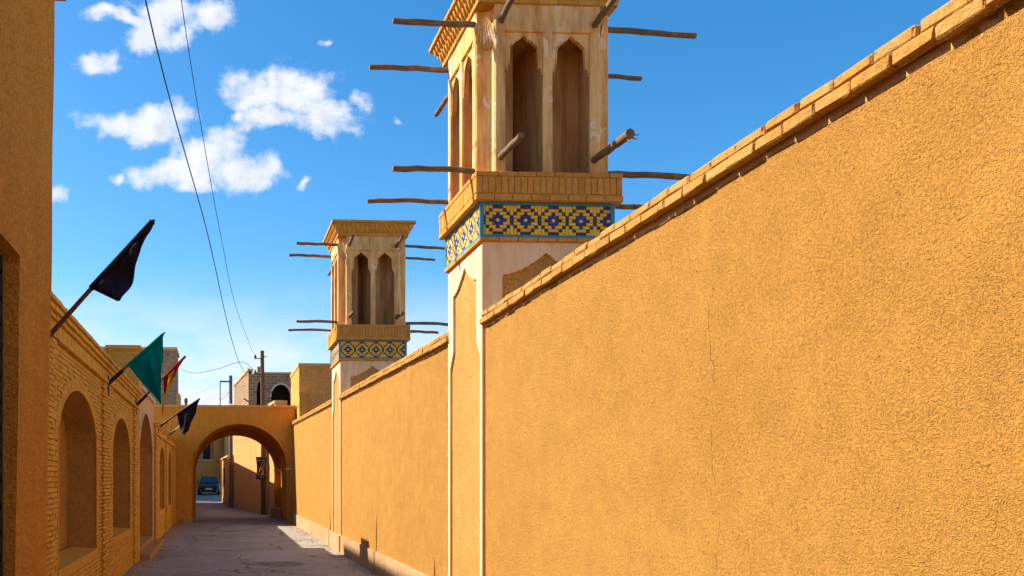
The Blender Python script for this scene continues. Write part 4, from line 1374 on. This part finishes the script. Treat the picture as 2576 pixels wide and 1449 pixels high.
# ------------------------------------------------------------------ flags
def flag(label, base, tip, polr, clothpts, mats_, band=None, bracket=True, seed=1, polemat=M_IRON, pole2=None):
    """clothpts: (lower hoist, upper hoist, list of free-edge points from upper to lower)"""
    t = thing('flag', base, label, 'flag', 'flags on poles along the left wall')
    b, e = Vector(base), Vector(tip)
    mb = MB()
    mb.tube([b.lerp(e, f) + Vector((0, 0, .012 * math.sin(f * math.pi))) for f in (0, .25, .5, .75, 1)], [polr, polr * .95, polr * .85, polr * .75, polr * .65], 8)
    p_ = mb.build('pole', pole2 or polemat, t)
    if bracket:
        mb = MB(); d = (e - b).normalized()
        mb.tube([b - d * .02, b + d * .3], polr * 1.35, 8); mb.build('socket', M_IRON, p_)
        mb = MB(); mb.box(LX + .0, LX + .062, b.y - .035, b.y + .035, b.z - .16, b.z + .12); mb.build('bracket_plate', M_IRON, t)
    lo, hi, free = Vector(clothpts[0]), Vector(clothpts[1]), [Vector(q) for q in clothpts[2]]
    NU, NV = 28, 22
    # free edge resampled from hi side to lo side
    path = [hi] + free + [lo]
    ln = [0]
    for i in range(1, len(path)): ln.append(ln[-1] + (path[i] - path[i - 1]).length)

    def fe(f):
        d = f * ln[-1]
        for i in range(1, len(path)):
            if d <= ln[i] + 1e-9:
                k = (d - ln[i - 1]) / max(1e-6, ln[i] - ln[i - 1]); return path[i - 1].lerp(path[i], k)
        return lo.copy()
    vs_ = []
    rn = random.Random(seed)
    ph = rn.uniform(0, 6)
    nrm = (hi - lo).cross(free[0] - lo).normalized()
    for j in range(NV + 1):
        h = j / NV
        for i in range(NU + 1):
            f = i / NU            # 0 at upper hoist, 1 at lower hoist
            top = hi.lerp(lo, f)
            q = top.lerp(fe(f), h)
            env = min(1, h * 2.5) * min(1, 6 * f * (1 - f) + .12)
            w = .045 * env * math.sin(f * 13 + h * 2.2 + ph) + .022 * env * math.sin(f * 24 - h * 4 + ph * 2) + .012 * h * math.sin(h * 9 + f * 5)
            q = q + nrm * w * (hi - lo).length / .8
            vs_.append(q)
    n1 = NU + 1
    mb = MB()
    for j in range(NV):
        for i in range(NU):
            mi = band(i / NU, j / NV) if band else 0
            mb.f.append([j * n1 + i, j * n1 + i + 1, (j + 1) * n1 + i + 1, (j + 1) * n1 + i]); mb.mi.append(mi); mb.sm.append(True)
    mb.v = [tuple(q) for q in vs_]
    o = mb.build('cloth', mats_, t)
    s_ = o.modifiers.new('thickness', 'SOLIDIFY'); s_.thickness = .004
    mb = MB(); mb.tube([hi.lerp(lo, k / 8) for k in range(9)], polr * 1.15, 8); mb.build('sleeve', mats_[0], o)
    return t


flag('large black flag on a thick pole, nearest the viewer at left', (-1.585, 7.06, 2.44), (-.473, 6.46, 3.48), .021,
     ((-.948, 6.60, 3.007), (-.483, 6.46, 3.47), [(-.709, 6.52, 2.881)]), [M_BLACKCL], seed=2, pole2=M_DWOOD)
flag('green triangular flag hanging in front of the brick wall', (-1.56, 12.45, 2.92), (-.746, 12.2, 3.611), .022,
     ((-1.259, 12.3, 3.163), (-.775, 12.2, 3.58), [(-.80, 12.2, 2.624)]), [M_GREENCL], seed=5, pole2=M_WOOD)
flag('furled red and yellow flag half hidden behind the green one', (-1.56, 16.57, 2.95), (-.615, 16.2, 3.846), .022,
     ((-1.02, 16.36, 3.46), (-.625, 16.2, 3.83), [(-.80, 16.24, 3.52), (-.99, 16.3, 3.2), (-1.05, 16.3, 2.72)]), [M_REDCL, M_YELCL],
     band=lambda f, h: 1 if .45 < f + .25 * h < .75 else 0, seed=7, pole2=M_WOOD)
flag('small black flag on a dark pole close to the archway', (-1.56, 22.57, 2.90), (-.486, 22.4, 3.639), .022,
     ((-1.07, 22.6, 3.235), (-.50, 22.4, 3.62), [(-.764, 22.5, 2.83), (-.925, 22.5, 2.717), (-1.019, 22.6, 2.95)]), [M_BLACKCL], seed=9)
flag('farthest black flag on a pale pole, behind the small black one', (-1.56, 26.72, 2.88), (-.88, 26.6, 3.421), .02,
     ((-1.20, 26.75, 3.165), (-.9, 26.6, 3.405), [(-1.02, 26.65, 2.9)]), [M_BLACKCL], seed=12, pole2=M_SHUT)


# ------------------------------------------------------------------ dark car beyond the archway
def car(x, y, z):
    t = thing('parked_car', (x, y, z), 'dark compact car facing the viewer in the shade beyond the archway', 'car')
    def P_(px, py, pz): return (x + px, y + py, z + pz)
    # body: stations along length (front at -y): (y, half width, bottom, shoulder height, top crown)
    st = [(-2.05, .60, .30, .52, .58), (-2.0, .74, .24, .60, .68), (-1.85, .83, .20, .68, .78), (-1.5, .88, .20, .80, .90), (-1.0, .89, .20, .88, .99),
          (-.6, .89, .20, .92, 1.0), (.6, .89, .20, .95, 1.0), (1.6, .88, .22, .96, 1.0), (2.0, .80, .30, .90, .95), (2.08, .70, .38, .8, .85)]
    mb = MB(); vs_ = []; k = 10
    for (py, w, b, s, c_) in st:
        for (fx, pz) in ((-.86, b), (-1.0, b + .12), (-1.01, (b + s) / 2), (-.97, s), (-.6, c_), (.6, c_), (.97, s), (1.01, (b + s) / 2), (1.0, b + .12), (.86, b)):
            vs_.append(P_(fx * w, py, pz))
    fs = [(i * k + j, i * k + (j + 1) % k, (i + 1) * k + (j + 1) % k, (i + 1) * k + j) for i in range(len(st) - 1) for j in range(k)]
    mb.add(vs_, fs, 0, True); mb.add(vs_[:k], [tuple(range(k))]); mb.add(vs_[-k:], [tuple(range(k))])
    body = mb.build('body', M_CARP, t, recalc=True)
    mb = MB()
    b0 = [(-.80, -.95, .97), (.80, -.95, .97), (.80, 1.85, .97), (-.80, 1.85, .97)]
    b1 = [(-.60, -.12, 1.47), (.60, -.12, 1.47), (.58, 1.35, 1.46), (-.58, 1.35, 1.46)]
    b2 = [(-.52, .1, 1.52), (.52, .1, 1.52), (.5, 1.2, 1.50), (-.5, 1.2, 1.50)]
    mb.add([P_(*q) for q in b0 + b1 + b2], [(0, 1, 5, 4), (1, 2, 6, 5), (2, 3, 7, 6), (3, 0, 4, 7), (4, 5, 9, 8), (5, 6, 10, 9), (6, 7, 11, 10), (7, 4, 8, 11), (8, 9, 10, 11)])
    mb.build('cabin', M_CARP, t, recalc=True)
    mb = MB(); mb.add([P_(-.71, -.93, 1.0), P_(.71, -.93, 1.0), P_(.56, -.20, 1.435), P_(-.56, -.20, 1.435)], [(0, 1, 2, 3)])
    o = mb.build('windscreen', M_GLASS, t); o.location += Vector((0, -.03, .02))
    for s in (-1, 1):
        mb = MB(); mb.add([P_(s * .795, -.6, 1.03), P_(s * .785, 1.4, 1.03), P_(s * .615, 1.15, 1.42), P_(s * .625, -.05, 1.42)], [(0, 1, 2, 3)])
        o = mb.build('side_window', M_GLASS, t); o.location += Vector((s * .012, 0, 0))
        mb = MB()
        mb.add([P_(s * .46, -2.03, .60), P_(s * .50, -2.05, .52), P_(s * .82, -1.87, .56), P_(s * .84, -1.68, .72), P_(s * .70, -1.84, .74)], [(0, 1, 2, 3, 4)])
        mb.add([P_(s * .46, -1.9, .58), P_(s * .50, -1.9, .52), P_(s * .80, -1.8, .56), P_(s * .82, -1.65, .70), P_(s * .70, -1.8, .70)], [(0, 1, 2, 3, 4)])
        mb.build('headlight', M_LAMP, t)
        mb = MB(); mb.tube([P_(s * .66, -1.98, .33), P_(s * .66, -2.03, .33)], .055, 10); mb.build('fog_lamp', M_LAMP, t)
        mb = MB(); mb.hexa([P_(s * .86, -.62, 1.0), P_(s * 1.04, -.60, 1.02), P_(s * 1.04, -.48, 1.02), P_(s * .86, -.5, 1.0), P_(s * .86, -.6, 1.12), P_(s * 1.03, -.58, 1.14), P_(s * 1.03, -.49, 1.14), P_(s * .86, -.5, 1.12)])
        mb.build('wing_mirror', M_CARB, t)
        for wy in (-1.32, 1.3):
            mb = MB(); mb.tube([P_(s * .68, wy, .31), P_(s * .70, wy, .31), P_(s * .88, wy, .31), P_(s * .90, wy, .31)], [.27, .31, .31, .27], 20)
            w_ = mb.build('wheel', M_TYRE, t)
            mb = MB(); mb.tube([P_(s * .895, wy, .31), P_(s * .908, wy, .31)], [.20, .17], 14); mb.build('rim', M_RIM, w_)
    mb = MB(); mb.box(x - .26, x + .26, y - 2.075, y - 2.055, z + .44, z + .55); mb.build('number_plate', M_PLATE, t)
    mb = MB(); mb.box(x - .45, x + .45, y - 2.068, y - 2.03, z + .58, z + .64); mb.build('grille', M_CARB, t)
    mb = MB(); mb.box(x - .42, x + .42, y - 2.07, y - 2.03, z + .28, z + .38); mb.build('lower_grille', M_CARB, t)
    mb = MB(); mb.box(x - .40, x + .40, y - 2.074, y - 2.06, z + .22, z + .25); mb.build('trim_strip', M_CHROME, t)
    mb = MB(); mb.box(x - .18, x + .18, y - 2.075, y - 2.06, z + .605, z + .62); mb.build('chrome_bar', M_CHROME, t)


car(-.86, 74.0, gz(0, 73))

# ------------------------------------------------------------------ dirt and pebbles gathered along the foot of the walls
mb = MB(); rp = random.Random(21)
for i in range(2200):
    left = rp.random() < .6
    y = rp.uniform(5, 31) if rp.random() < .8 else rp.uniform(5, 16)
    off = abs(rp.gauss(0, .2))
    if left:
        x = -1.57 + off
        if 17.4 < y < 21.8: x = -1.34 + off
    else:
        x = 2.60 - off
    r_ = rp.uniform(.006, .02) * (1.5 if rp.random() < .06 else 1)
    c0 = Vector((x, y, r_ * .3))
    top = c0 + Vector((rp.uniform(-.3, .3) * r_, rp.uniform(-.3, .3) * r_, r_ * rp.uniform(.6, 1.0)))
    n = 5; a0 = rp.uniform(0, 6)
    ring = [c0 + Vector((math.cos(a0 + k * 6.283 / n) * r_ * rp.uniform(.7, 1.3), math.sin(a0 + k * 6.283 / n) * r_ * rp.uniform(.7, 1.3), -r_ * .4)) for k in range(n)]
    mid = [q.lerp(top, .45) + (q - c0) * .3 for q in ring]
    mb.add(ring + mid + [top], [(k, (k + 1) % n, n + (k + 1) % n, n + k) for k in range(n)] + [(n + k, n + (k + 1) % n, 2 * n) for k in range(n)])
tag(mb.build('pebbles', M_STONE), 'loose pebbles and crumbs of earth along the foot of the walls', 'pebbles', kind='stuff')
